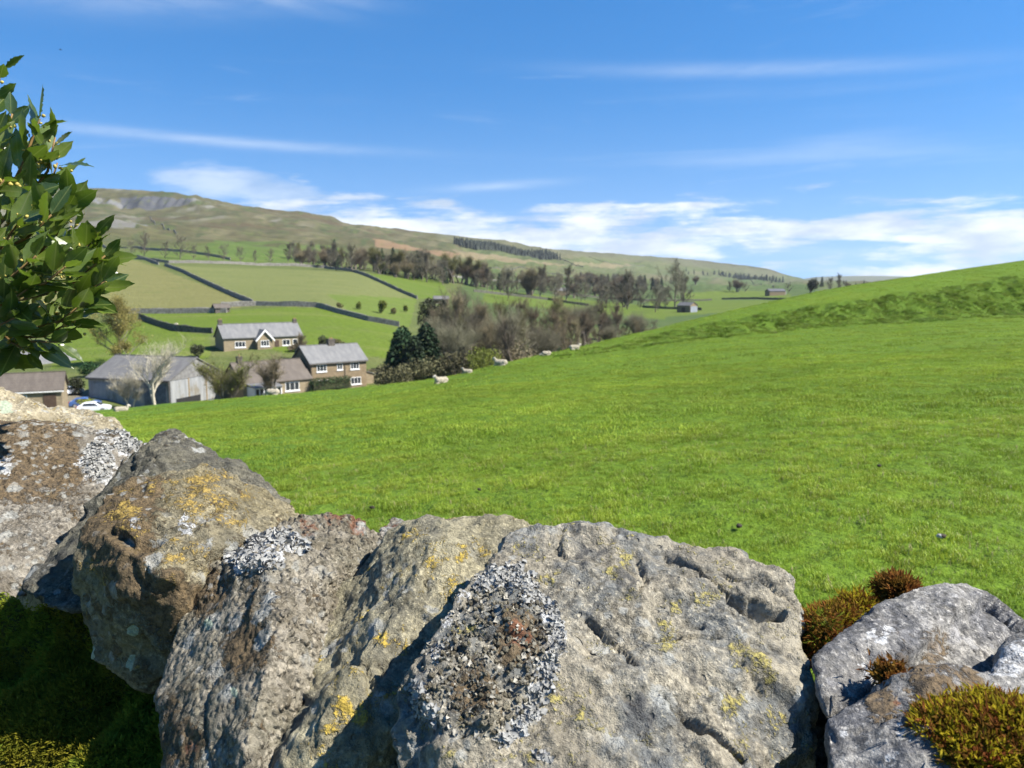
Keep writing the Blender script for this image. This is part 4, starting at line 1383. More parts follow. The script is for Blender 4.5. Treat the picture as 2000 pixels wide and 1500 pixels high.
# ---------------------------------------------------------------- bay laurel reaching in from the left
def leaf_mat():
    m = bpy.data.materials.new('laurel leaf')
    m.use_nodes = True
    k = NT(m.node_tree)
    tc = k.n('ShaderNodeTexCoord').outputs['Object']
    rnd = k.n('ShaderNodeObjectInfo').outputs['Random']
    sep = k.n('ShaderNodeSeparateXYZ', ins={0: tc}).outputs
    # midrib and side veins along the blade
    rib = k.ramp(k.math('ABSOLUTE', sep[0]), .0006, .0014, 1, 0)
    vy = k.math('ADD', sep[1], k.math('MULTIPLY', k.math('ABSOLUTE', sep[0]), -.9))
    vein = k.ramp(k.math('ABSOLUTE', k.math('SUBTRACT', k.math('FRACT', k.math('MULTIPLY', vy, 130)), .5)), .0, .10, .35, 0)
    c = k.mix(k.ramp(rnd, .15, .9), (.036, .070, .012), (.115, .165, .02))
    c = k.mix(k.ramp(k.noise(tc, 60, 3, .6), .4, .7, 0, .35), c, (.075, .10, .02))
    c = k.mix(k.math('MAXIMUM', rib, vein), c, (.16, .19, .05))
    b = k.n('ShaderNodeBsdfPrincipled', ins={'Base Color': c, 'Roughness': k.ramp(rnd, 0, 1, .28, .42, False), 'Specular IOR Level': .75, 'Coat Weight': .45, 'Coat Roughness': .3})
    bu = k.n('ShaderNodeBump', ins={'Strength': .15, 'Distance': 1.0, 'Height': k.math('MULTIPLY', k.noise(tc, 140, 2, .5), .0015)})
    k.link(bu.outputs[0], b.inputs['Normal'])
    t = k.n('ShaderNodeBsdfTranslucent', ins={'Color': k.mix(.5, c, (.16, .26, .015))})
    mx = k.n('ShaderNodeMixShader', ins={0: .38, 1: b.outputs[0], 2: t.outputs[0]})
    o = k.n('ShaderNodeOutputMaterial')
    k.link(mx.outputs[0], o.inputs[0])
    return m


M_LEAF = leaf_mat()
M_BARK = simple_mat('laurel bark', (.13, .105, .045), .75, .4, 40, .3, 90)
M_STALK = simple_mat('laurel young stalk', (.16, .10, .035), .6, .4, 40)
M_BUD = simple_mat('laurel flower buds', (.42, .34, .085), .6, .3, 60, trans=.15)


def leaf_mesh(seed):
    """bay leaf, base at origin, along +Y, upper side +Z: crinkled margin, folded midrib, drawn-out tip"""
    r = np.random.RandomState(seed)
    L, wmax = .085 * r.uniform(.9, 1.1), .0170 * r.uniform(.92, 1.22)
    n = 13
    bend, twist, fold = r.uniform(-.30, .42), r.uniform(-.35, .35), r.uniform(.10, .42)
    ph = r.uniform(0, 6.3)
    vs, fs = [], []
    for i in range(n):
        u = i / (n - 1)
        w = wmax * (math.sin(PI * min(1, u * 1.02) ** .85) ** .8) * (1.0 if u < .86 else .8)
        w = max(w, .0009)
        y = L * u
        zc = bend * L * u * u
        tw = twist * u
        for sx in (-1, -.55, 0, .55, 1):
            rip = (.0016 * math.sin(u * 34 + ph + (2 if sx > 0 else 0)) + .0006 * r.normal()) * (abs(sx) > .9) * (u > .08) * (u < .93)
            edge = (.0009 * math.sin(u * 58 + ph)) * (abs(sx) > .9)
            x = sx * (w + edge)
            z = zc + abs(sx) ** 1.3 * w * fold + rip
            vs.append((x * math.cos(tw) - (z - zc) * math.sin(tw), y, zc + x * math.sin(tw) + (z - zc) * math.cos(tw)))
    for i in range(n - 1):
        for j in range(4):
            a = i * 5 + j
            fs.append((a, a + 1, a + 6, a + 5))
    k = len(vs)                                             # short stalk
    vs += [(-.0009, -.008, 0), (.0009, -.008, 0), (.0009, .003, 0.0002), (-.0009, .003, .0002)]
    fs.append((k, k + 1, k + 2, k + 3))
    return mesh_np('leaf', vs, np.array(fs), [M_LEAF])


def build_laurel():
    r = random.Random(17)
    base = Vector((-1.36, 1.28, 0.0))
    root = thing('bay_laurel', 'glossy dark green bay laurel bush with yellow flower buds at the left edge', 'bush', base)
    leaves = [leaf_mesh(300 + i) for i in range(12)]
    st, yo, buds = MB(), MB(), []
    # main stems from the ground outside the frame
    heads = [Vector((-1.25, 1.38, 1.35)), Vector((-1.15, 1.45, 1.1)), Vector((-1.30, 1.42, 1.65)), Vector((-1.2, 1.5, 1.5))]
    for h in heads:
        st.tube([base * 1.0 - base, (h - base) * .5 + Vector((r.uniform(-.05, .05), 0, .05)), h - base], [.016, .012, .008], 7)
    # shoots: start and tip in the photo, depth, number of leaves
    shoots_ = [(-70, 330, 8, 128, 1.50, 9), (-45, 400, 24, 222, 1.46, 10), (20, 370, 78, 232, 1.42, 11), (62, 375, 108, 268, 1.44, 9), (55, 440, 112, 318, 1.46, 8),
               (70, 500, 138, 392, 1.40, 12), (95, 540, 192, 455, 1.42, 12), (105, 570, 205, 500, 1.45, 11), (90, 610, 205, 548, 1.40, 11), (75, 640, 168, 588, 1.38, 11),
               (20, 660, 140, 628, 1.42, 10), (10, 640, 112, 668, 1.38, 10), (-20, 620, 62, 690, 1.40, 9), (-60, 520, 40, 430, 1.34, 12), (-50, 560, 70, 500, 1.32, 13),
               (-40, 600, 60, 560, 1.33, 12), (-60, 640, 30, 620, 1.34, 11), (-90, 440, 10, 350, 1.36, 11), (-80, 360, -5, 260, 1.42, 10), (20, 480, 100, 420, 1.36, 11),
               (-20, 680, 10, 690, 1.42, 8), (30, 560, 130, 520, 1.32, 12), (-10, 470, 60, 370, 1.40, 10), (10, 540, 96, 470, 1.50, 10), (0, 600, 110, 590, 1.50, 10),
               (-70, 480, 0, 480, 1.52, 10), (-30, 430, 50, 330, 1.55, 10), (40, 520, 150, 440, 1.56, 9), (-60, 590, 20, 540, 1.55, 10)]
    seen = len(shoots_)
    for i in range(46):                                      # the rest of the bush, outside the frame
        x, y, dd = r.uniform(-640, -150), r.uniform(60, 760), r.uniform(1.15, 1.72)
        shoots_.append((x, y, x + r.uniform(-150, 70), y - r.uniform(40, 150), dd, 12))
    cnt = 0
    glint = (sd + Vector((1.3, -1.45, .1)).normalized()).normalized()
    extra_v, extra_f = [], []
    for si, (x0, y0, x1, y1, d, n) in enumerate(shoots_):
        n = max(6, round(n * (.95 if x1 < 90 else .8)))
        a, b = P(x0, y0, d + .03), P(x1, y1, d)
        head = min(heads, key=lambda h: (h - a).length)
        m = (head + a) * .5 + Vector((0, 0, -.04))
        mid = (a + b) * .5 + Vector((r.uniform(-.008, .008), 0, -.012))
        st.tube([head - base, m - base, a - base], [.0065, .005, .0034], 5)
        yo.tube([a - base, mid - base, b - base], [.0032, .0026, .0016], 5)
        ax = (b - a).normalized()
        side = ax.orthogonal().normalized()
        for i in range(n):
            u = (i + .5) / n
            u = .12 + .88 * u ** .8
            p = a.lerp(b, u) + (Vector((0, 0, -.012)) * 4 * u * (1 - u) * .6)
            ang = i * 2.399 + r.uniform(-.5, .5)
            out = side.copy()
            out.rotate(Matrix.Rotation(ang, 3, ax))
            el = r.uniform(.6, 1.35) * (1.2 - .6 * u)                       # angle away from the stem
            dr = (ax * math.cos(el) + out * math.sin(el) + Vector((.12, 0, .10))).normalized()
            up = Vector((r.normalvariate(.40, .55), r.normalvariate(-.45, .5), .8))
            if r.random() < .34:                         # some blades turn their shine to the viewer
                up = glint + Vector((r.gauss(0, .16), r.gauss(0, .16), r.gauss(0, .16)))
            up = (up - dr * up.dot(dr)).normalized()
            xax = dr.cross(up)
            s = r.uniform(.60, .98) * (1.0 if u < .8 else r.uniform(.62, .9))
            M = Matrix((xax, dr, up)).transposed().to_4x4()
            M.translation = p - base + dr * .006
            M = M @ Matrix.Scale(s, 4)
            if cnt < 300 and si < seen:
                o = obj('leaf', leaves[r.randrange(12)], root)
                o.matrix_local = M
                cnt += 1
            else:
                me = leaves[r.randrange(12)]
                k = len(extra_v)
                extra_v += [tuple(M @ v.co) for v in me.vertices]
                extra_f += [[k + q for q in f.vertices] for f in me.polygons]
            if si < seen and u > .25 and r.random() < .40:
                for _ in range(r.randint(2, 5)):
                    buds.append((p - base + Vector((r.gauss(0, .007), r.gauss(0, .007), r.gauss(0, .007))) + dr * .004, r.uniform(.0022, .0042)))
    st.build('stem', M_BARK, root, True)
    o = yo.build('twigs', M_STALK, root, True)
    o['kind'] = 'stuff'
    pts = np.array([b[0] for b in buds])
    nn = np.tile([0, 0, 1.0], (len(pts), 1))
    warts('flower_buds', pts, nn, 5, .0036, M_BUD, root, 'clusters of small yellow buds')
    if extra_f:
        me = mesh_np('foliage', extra_v, np.array(extra_f), [M_LEAF])
        obj('foliage', me, root, kind='stuff')


build_laurel()
# ---------------------------------------------------------------- buildings of the hamlet
def brick_mat(name, c1, c2, mortar, sx=2.2, sz=4.5):
    m = bpy.data.materials.new(name)
    m.use_nodes = True
    k = NT(m.node_tree)
    tc = k.n('ShaderNodeTexCoord').outputs['Object']
    sep = k.n('ShaderNodeSeparateXYZ', ins={0: tc}).outputs
    cmb = k.n('ShaderNodeCombineXYZ', ins={0: k.math('ADD', sep[0], sep[1]), 1: sep[2], 2: 0.0})
    br = k.n('ShaderNodeTexBrick', ins={'Vector': cmb.outputs[0], 'Color1': (*c1, 1), 'Color2': (*c2, 1), 'Mortar': (*mortar, 1), 'Scale': 1.0,
                                        'Mortar Size': .018, 'Brick Width': 1 / sx, 'Row Height': 1 / sz, 'Bias': 0.0})
    c = k.mix(k.ramp(k.noise(tc, 1.1, 4, .6), .4, .7, 0, .45), br.outputs[0], tuple(v * .6 for v in c1))
    b = k.n('ShaderNodeBsdfPrincipled', ins={'Base Color': c, 'Roughness': .9, 'Specular IOR Level': .15})
    o = k.n('ShaderNodeOutputMaterial')
    k.link(b.outputs[0], o.inputs[0])
    return m


def slate_mat(name, c1, c2):
    m = bpy.data.materials.new(name)
    m.use_nodes = True
    k = NT(m.node_tree)
    tc = k.n('ShaderNodeTexCoord').outputs['Object']
    st = k.noise(k.mapping(tc, sc=(1.6, .5, .5)), 1.0, 5, .65)
    row = k.math('FRACT', k.math('MULTIPLY', k.n('ShaderNodeSeparateXYZ', ins={0: tc}).outputs[2], 3.4))
    c = k.mix(k.ramp(st, .35, .68), c1, c2)
    c = k.mix(k.ramp(row, .0, .16, .45, 0), c, tuple(v * .45 for v in c1))
    c = k.mix(k.ramp(k.noise(tc, 7, 3, .7), .55, .75, 0, .4), c, tuple(min(1, v * 1.5) for v in c2))
    b = k.n('ShaderNodeBsdfPrincipled', ins={'Base Color': c, 'Roughness': .62, 'Specular IOR Level': .35})
    o = k.n('ShaderNodeOutputMaterial')
    k.link(b.outputs[0], o.inputs[0])
    return m


M_STONE_WALL = brick_mat('coursed buff stone', (.27, .20, .12), (.18, .135, .08), (.21, .175, .12))
M_STONE_PALE = brick_mat('coursed pale stone', (.30, .24, .15), (.22, .175, .11), (.24, .20, .14))
M_SLATE = slate_mat('grey slate', (.125, .125, .125), (.175, .172, .165))
M_SLATE_BROWN = slate_mat('brown roof tiles', (.088, .072, .058), (.12, .10, .08))
M_SHEET = slate_mat('weathered fibre cement roof', (.115, .11, .105), (.155, .15, .14))
M_WHITE = simple_mat('white paint', (.78, .77, .74), .5, .05, 2)
M_LEAD = simple_mat('dark stone and lead', (.10, .085, .07), .8, .3, 3)
M_WOOD = simple_mat('dark brown timber', (.07, .045, .03), .7, .3, 6)
M_GLASS = bpy.data.materials.new('window glass')
M_GLASS.use_nodes = True
_k = NT(M_GLASS.node_tree)
_b = _k.n('ShaderNodeBsdfPrincipled', ins={'Base Color': (.025, .03, .035, 1), 'Roughness': .06, 'Specular IOR Level': .6})
_k.link(_b.outputs[0], _k.n('ShaderNodeOutputMaterial').inputs[0])


def metal_mat(name, c1, c2, stain):
    m = bpy.data.materials.new(name)
    m.use_nodes = True
    k = NT(m.node_tree)
    tc = k.n('ShaderNodeTexCoord').outputs['Object']
    str_ = k.noise(k.mapping(tc, sc=(1.3, 1.3, .12)), 1.0, 5, .65)
    c = k.mix(k.ramp(str_, .35, .65), c1, c2)
    c = k.mix(k.ramp(k.noise(k.mapping(tc, sc=(.45, .45, .30)), 1.0, 5, .7), .5, .64, 0, .8), c, stain)
    b = k.n('ShaderNodeBsdfPrincipled', ins={'Base Color': c, 'Roughness': .6, 'Specular IOR Level': .3})
    k.link(b.outputs[0], k.n('ShaderNodeOutputMaterial').inputs[0])
    return m


M_CLAD = metal_mat('weathered grey cladding', (.20, .205, .205), (.29, .295, .29), (.17, .145, .10))
M_CLAD_DARK = metal_mat('blue grey cladding', (.22, .24, .27), (.28, .30, .33), (.15, .15, .15))


def gable_walls(L, D, he, hr, t=.0):
    """closed gabled body: front at y=0, ridge along x"""
    b = MB()
    b.add([(0, 0, -1.5), (L, 0, -1.5), (L, D, -1.5), (0, D, -1.5), (0, 0, he), (L, 0, he), (L, D, he), (0, D, he), (0, D / 2, hr), (L, D / 2, hr)],
          [(0, 1, 5, 4), (1, 2, 6, 9, 5), (2, 3, 7, 6), (3, 0, 4, 8, 7), (0, 3, 2, 1), (4, 5, 9, 8), (6, 7, 8, 9)])
    return b


def roof_slabs(L, D, he, hr, ov=.3, th=.16):
    b = MB()
    k = (hr - he) / (D / 2)
    for s in (0, 1):
        y0, y1 = (-ov, D / 2) if s == 0 else (D + ov, D / 2)
        z0, z1 = he - ov * k + .03, hr + .03
        q = [(-ov, y0, z0), (L + ov, y0, z0), (L + ov, y1, z1), (-ov, y1, z1)]
        q2 = [(x, y, z + th) for x, y, z in q]
        f = [(0, 1, 2, 3), (4, 7, 6, 5), (0, 4, 5, 1), (1, 5, 6, 2), (2, 6, 7, 3), (3, 7, 4, 0)]
        b.add(q + q2, f if s else [t[::-1] for t in f])
    b.box(-ov, L + ov, D / 2 - .12, D / 2 + .12, hr + th - .02, hr + th + .10)
    return b


def window(parent, x, z, w, h, y=0.0, mull=1, face='y', sx=1):
    """white framed window on the front face (or on a gable, face='x')"""
    t = .09
    def bx(b, x0, x1, z0, z1, d0, d1):
        if face == 'y':
            return b.box(x0, x1, y - d1, y - d0, z0, z1)
        return b.box(*sorted((y + sx * d0, y + sx * d1)), x0, x1, z0, z1)
    f = MB()
    bx(f, x, x + t, z, z + h, -.02, .05), bx(f, x + w - t, x + w, z, z + h, -.02, .05)
    bx(f, x + t, x + w - t, z, z + t, -.02, .05), bx(f, x + t, x + w - t, z + h - t, z + h, -.02, .05)
    for i in range(mull):
        xm = x + w * (i + 1) / (mull + 1)
        bx(f, xm - .035, xm + .035, z + t, z + h - t, -.02, .045)
    o = f.build('window', M_WHITE, parent)
    bx(MB(), 0, 0, 0, 0, 0, 0)
    g = MB()
    bx(g, x + t, x + w - t, z + t, z + h - t, -.015, .012)
    g.build('pane', M_GLASS, o)
    s_ = MB()
    bx(s_, x - .1, x + w + .1, z - .16, z, -.02, .12)
    s_.build('sill', M_WHITE, o)
    return o


def chimney(parent, x, y, z0, z1, w=.9, d=.6, pots=2):
    b = MB()
    b.box(x - w / 2, x + w / 2, y - d / 2, y + d / 2, z0, z1)
    b.box(x - w / 2 - .06, x + w / 2 + .06, y - d / 2 - .06, y + d / 2 + .06, z1 - .25, z1 - .1)
    o = b.build('chimney', M_LEAD, parent)
    for i in range(pots):
        px_ = x + (i - (pots - 1) / 2) * .38
        MB().tube([(px_, y, z1), (px_, y, z1 + .3)], [.11, .09], 8).build('chimney_pot', simple_mat('clay pot', (.30, .16, .09)) if 'clay pot' not in bpy.data.materials else bpy.data.materials['clay pot'], o)
    return o


def house(name, label, cat, corner_px, corner_py, Y, rz, L, D, he, hr, wall, roof, group=None):
    """front-left corner stands where the photo shows it"""
    r_ = ray(corner_px, corner_py)
    p = Vector((r_.x / r_.y * Y, Y, EYE + r_.z / r_.y * Y)) if Y < 200 else hit(corner_px, corner_py, Y * .6)
    t = thing(name, label, cat, p, rz, group)
    gable_walls(L, D, he, hr).build('wall', wall, t)
    rf = roof_slabs(L, D, he, hr).build('roof', roof, t)
    return t, rf


R = math.radians
# two-storey stone house
t, rf = house('stone_house', 'two-storey buff stone house with slate roof and chimney above the meadow edge', 'house', 608, 766, 137, R(40), 11.2, 7.6, 5.2, 7.9, M_STONE_WALL, M_SLATE)
chimney(t, 6.0, 3.8, 7.2, 9.1, 1.3, .8, 2)
for x, z, w, h, mu in ((1.2, 3.55, 1.9, 1.25, 2), (5.2, 3.65, 1.1, 1.15, 1), (7.9, 3.55, 1.8, 1.25, 2), (7.9, .75, 2.1, 1.3, 2), (1.2, .75, 2.1, 1.3, 2)):
    window(t, x, z, w, h, mull=mu)
MB().box(5.3, 6.3, -.06, .03, 0, 2.1).build('door', M_WOOD, t)
b = MB()
b.tube([(.15, -.12, 0), (.15, -.12, 5.0)], .05, 6).tube([(6.75, -.12, 0), (6.75, -.12, 5.0)], .05, 6).box(-.2, 11.4, -.36, -.24, 4.88, 5.0)
b.build('gutter', M_LEAD, t)
# lean-to against its right end
b = MB()
b.add([(11.25, 1.5, -1), (13.6, 1.5, -1), (13.6, 6, -1), (11.25, 6, -1), (11.25, 1.5, 2.9), (13.6, 1.5, 2.2), (13.6, 6, 2.2), (11.25, 6, 2.9)],
      [(0, 3, 2, 1), (4, 5, 6, 7), (0, 1, 5, 4), (1, 2, 6, 5), (2, 3, 7, 6), (3, 0, 4, 7)])
lt = b.build('lean_to', M_STONE_PALE, t)
b = MB()
b.add([(11.22, 1.3, 2.95), (13.8, 1.3, 2.2), (13.8, 6.2, 2.2), (11.22, 6.2, 2.95), (11.22, 1.3, 3.07), (13.8, 1.3, 2.32), (13.8, 6.2, 2.32), (11.22, 6.2, 3.07)],
      [(0, 3, 2, 1), (4, 5, 6, 7), (0, 1, 5, 4), (1, 2, 6, 5), (2, 3, 7, 6), (3, 0, 4, 7)])
b.build('roof', M_SLATE, lt)
# long farmhouse with a gabled porch
t, rf = house('farmhouse', 'long low stone farmhouse with slate roof and white-edged gabled porch below the green field', 'house', 438, 688, 163, R(36), 17.0, 6.6, 3.0, 5.6, M_STONE_PALE, M_SLATE)
chimney(t, .3, 3.3, 5.0, 6.7, .8, .6, 2)
chimney(t, 16.7, 3.3, 5.0, 6.5, .8, .6, 2)
for x, z, w, h, mu in ((2.3, .9, 2.2, 1.25, 2), (12.6, .9, 1.7, 1.3, 1), (14.9, 1.0, 1.1, 1.2, 0)):
    window(t, x, z, w, h, mull=mu)
pc = MB()
pc.add([(6.6, -1.6, -1), (9.8, -1.6, -1), (9.8, .02, -1), (6.6, .02, -1), (6.6, -1.6, 2.6), (9.8, -1.6, 2.6), (9.8, .02, 2.6), (6.6, .02, 2.6), (8.2, -1.6, 4.4), (8.2, 2.0, 4.4)],
       [(0, 1, 5, 8, 4), (1, 2, 6, 5), (3, 0, 4, 7), (0, 3, 2, 1), (4, 8, 9, 7), (5, 6, 9, 8)])
porch = pc.build('porch', M_STONE_PALE, t)
b = MB()
for sx in (-1, 1):
    x0, x1 = 8.2, 8.2 + sx * 2.0
    q = [(x0, -1.9, 4.45), (x1, -1.9, 2.2), (x1, 2.2, 2.2), (x0, 2.2, 4.45)]
    q2 = [(x, y, z + .16) for x, y, z in q]
    b.add(q + q2, [(0, 1, 2, 3), (4, 7, 6, 5), (0, 4, 5, 1), (1, 5, 6, 2), (2, 6, 7, 3), (3, 7, 4, 0)])
b.build('roof', M_SLATE, porch)
b = MB()
for sx in (-1, 1):
    b.add([(8.2, -1.98, 4.20), (8.2 + sx * 2.05, -1.98, 1.95), (8.2 + sx * 2.05, -1.98, 2.35), (8.2, -1.98, 4.66), (8.2, -1.91, 4.20), (8.2 + sx * 2.05, -1.91, 1.95), (8.2 + sx * 2.05, -1.91, 2.35), (8.2, -1.91, 4.66)],
          [(0, 1, 2, 3), (4, 7, 6, 5), (0, 4, 5, 1), (1, 5, 6, 2), (2, 6, 7, 3), (3, 7, 4, 0)])
b.build('bargeboard', M_WHITE, porch)
window(t, 7.3, 1.0, 1.8, 1.3, y=-1.6, mull=2)
MB().box(10.9, 11.8, -.07, .03, 0, 2.1).build('door', M_WOOD, t)
# big grey barn, long side in shade, gable end in sun
t, rf = house('grey_barn', 'big weathered grey barn with pale clad gable end and low sheet roof', 'barn', 176, 797, 124, R(-17), 15.8, 12.6, 5.0, 8.0, M_CLAD_DARK, M_SHEET)
b = MB()
for i, (y0, y1) in enumerate(((.05, 4.1), (4.35, 8.3), (8.55, 12.55))):
    MB().box(15.83, 15.93, y0, y1, .9 if i else .2, 4.9).build('cladding_panel', M_CLAD, t)
b.add([(15.82, .05, 4.98), (15.9, .05, 4.98), (15.9, 12.55, 4.98), (15.82, 12.55, 4.98), (15.82, 6.3, 7.92), (15.9, 6.3, 7.92)], [(0, 1, 2, 3), (1, 5, 2), (0, 3, 4), (0, 4, 5, 1), (3, 2, 5, 4)])
b.build('gable_boarding', simple_mat('weathered boards', (.17, .165, .155), .85, .3, 1.5), t)
b = MB()
for y in (4.22, 8.42):
    b.box(15.8, 15.98, y - .14, y + .14, 0, 5)
b.build('post', simple_mat('rusty stanchion', (.20, .15, .085), .8, .3, 3), t)
MB().box(15.9, 16.0, 1.2, 6.8, 1.0, 2.0).build('opening', simple_mat('dark feed opening', (.02, .02, .02)), t)
MB().box(11.0, 15.2, -.09, -.03, 0, 4.4).build('door', simple_mat('dark blue sheet door', (.10, .12, .16), .6, .3, 2), t)
MB().box(.6, 5.0, -.08, -.03, .3, 4.2).build('cladding_panel', M_CLAD_DARK, t)
b = MB().tube([(15.9, -.2, 0), (15.9, -.2, 5)], .07, 6).box(-.2, 16, -.42, -.28, 4.75, 4.9)
b.build('gutter', M_LEAD, t)
# brown-roofed bungalow
t, rf = house('bungalow', 'stone bungalow with brown tiled roof between the barn and the stone house', 'house', 476, 780, 127, R(42), 12.2, 8.6, 2.6, 5.6, M_STONE_PALE, M_SLATE_BROWN)
chimney(t, 1.3, 4.3, 4.6, 6.8, .8, .8, 1)
window(t, 7.4, .7, 2.6, 1.5, mull=2)
window(t, 1.2, .9, 1.6, 1.2, mull=1)
b = MB()
for i in range(7):
    b.box(.6 + i * .75, .72 + i * .75, -3.2, -3.08, -.8, 2.0)
b.box(.6, 5.3, -3.2, -3.08, 1.9, 2.05).box(.6, 5.3, -3.2, -3.08, -.8, .5).box(5.15, 5.3, -3.2, -.02, -.8, 2.05).box(.6, .75, -3.2, -.02, -.8, 2.05)
cons = b.build('conservatory', M_WHITE, t)
MB().box(.72, 5.2, -3.13, -3.11, .5, 1.9).build('pane', M_GLASS, cons)
MB().add([(.4, -3.4, 2.07), (5.5, -3.4, 2.07), (5.5, -.03, 2.5), (.4, -.03, 2.5), (.4, -3.4, 2.15), (5.5, -3.4, 2.15), (5.5, -.03, 2.58), (.4, -.03, 2.58)],
         [(0, 3, 2, 1), (4, 5, 6, 7), (0, 1, 5, 4), (1, 2, 6, 5), (2, 3, 7, 6), (3, 0, 4, 7)]).build('roof', M_SLATE, cons)
# low outbuilding at the left edge
t, rf = house('outbuilding', 'low stone outbuilding with grey brown roof at the left edge', 'outbuilding', -40, 805, 101, R(24), 9.6, 6.4, 2.5, 4.5, M_STONE_PALE, M_SLATE_BROWN)
MB().box(7.4, 8.9, -.08, .03, 0, 2.0).build('opening', M_WOOD, t)
MB().box(-.3, 9.9, -.34, -.26, 2.25, 2.38).build('fascia', M_WHITE, t)
window(t, 4.0, .9, 1.5, 1.1)
# cottages glimpsed behind the laurel
t, rf = house('cottage', 'buff cottage half hidden behind the laurel leaves', 'house', 22, 748, 150, R(34), 11.5, 6, 3.2, 5.6, M_STONE_PALE, M_SLATE)
for x in (1.5, 5, 8.5):
    window(t, x, 1.2, 1.3, 1.3)
chimney(t, .5, 3, 5, 6.6)
# distant barns
t, rf = house('field_barn', 'stone field barn with pale sheet roof far down the valley', 'barn', 1322, 610, 430, R(-52), 9.5, 6.5, 4.0, 5.9, M_STONE_WALL, M_SHEET)
MB().box(3.5, 6.0, -.1, .02, 0, 3.0).build('door', M_WOOD, t)
MB().box(9.55, 9.65, .3, 6.2, .2, 3.6).build('door', M_CLAD_DARK, t)
t, rf = house('long_barn', 'long dark barn with a white end far off by the meadow crest', 'barn', 1503, 578, 730, R(14), 17, 8, 4.5, 6.5, M_STONE_WALL, simple_mat('dark barn roof', (.09, .09, .10), .7, .3, 1))
MB().box(17.02, 17.4, .2, 7.8, 0, 4.6).build('rendered_end', M_WHITE, t)
t, rf = house('cow_shed', 'small shed with a pale roof at the corner of the bright green field', 'barn', 848, 592, 300, R(10), 6, 4, 1.7, 2.8, M_STONE_WALL, M_SHEET)
t, rf = house('stone_hut', 'tiny dark stone hut at the corner of the field walls', 'hut', 421, 612, 236, R(38), 4.2, 3.0, 1.6, 2.6, M_LEAD, M_LEAD)
for i, (bx_, by_, Yb) in enumerate(((1088, 576, 700), (1165, 556, 1000))):
    t, rf = house('field_barn', ('small grey barn among the valley trees, upstream of the bare wood', 'tiny pale barn on the far valley side')[i], 'barn', bx_, by_, Yb, R(20), 9, 6, 3.5, 5.5, M_STONE_WALL, M_SLATE)
# ---------------------------------------------------------------- field walls
M_FIELD_WALL = simple_mat('field wall limestone', (.27, .255, .22), .95, .45, 1.6, .6, 3, spec=.1, col2=(.13, .12, .10))
M_FIELD_WALL.name = 'field wall limestone'


M_SHADED_WALL = simple_mat('shaded dark field wall', (.10, .10, .075), .95, .45, 1.6, spec=.1)  # shade of the wall faces put into a darker stone colour


def field_wall(label, pts, h=1.5, smin=90, group=None, w=.62):
    far_dark = ('beyond the bare wood' in label) or ('behind the bare trees' in label) or ('far' in label)
    """a drystone wall along a line seen in the photo, sampled every few metres on the terrain"""
    P3 = [hit(x, y, smin) for x, y in pts]
    line = [P3[0]]
    for a, b in zip(P3[:-1], P3[1:]):
        n = max(1, int((b - a).length / 2.6))
        for i in range(1, n + 1):
            q = a.lerp(b, i / n)
            q.z = zf(q.x, q.y)
            line.append(q)
    o3 = line[len(line) // 2].copy()
    r = np.random.RandomState(len(line))
    vs, fs = [], []
    for i, p in enumerate(line):
        d = (line[min(i + 1, len(line) - 1)] - line[max(i - 1, 0)])
        d.z = 0
        d.normalize()
        n = Vector((-d.y, d.x, 0))
        hh = h * (1 + r.normal(0, .07))
        for s, z, ww in ((-1, -.5, w), (-1, hh * .82, w * .62), (-1, hh, w * .45), (1, hh * (1 + r.normal(0, .04)), w * .45), (1, hh * .82, w * .62), (1, -.5, w)):
            vs.append(tuple(p - o3 + n * (s * ww * .5 + r.normal(0, .02)) + Vector((0, 0, z))))
    for i in range(len(line) - 1):
        for j in range(5):
            a = i * 6 + j
            fs.append((a, a + 1, a + 7, a + 6))
    k = (len(line) - 1) * 6
    fs += [(5, 4, 3, 2), (5, 2, 1, 0), (k, k + 1, k + 2, k + 3), (k, k + 3, k + 4, k + 5)]
    me = mesh_np('field_wall', vs, [list(f) for f in fs], [M_SHADED_WALL if far_dark else M_FIELD_WALL], smooth=False)
    o = thing('field_wall', label, 'wall', o3, 0, group or 'drystone walls between the fields', me)
    o['kind'] = 'thing'
    return o


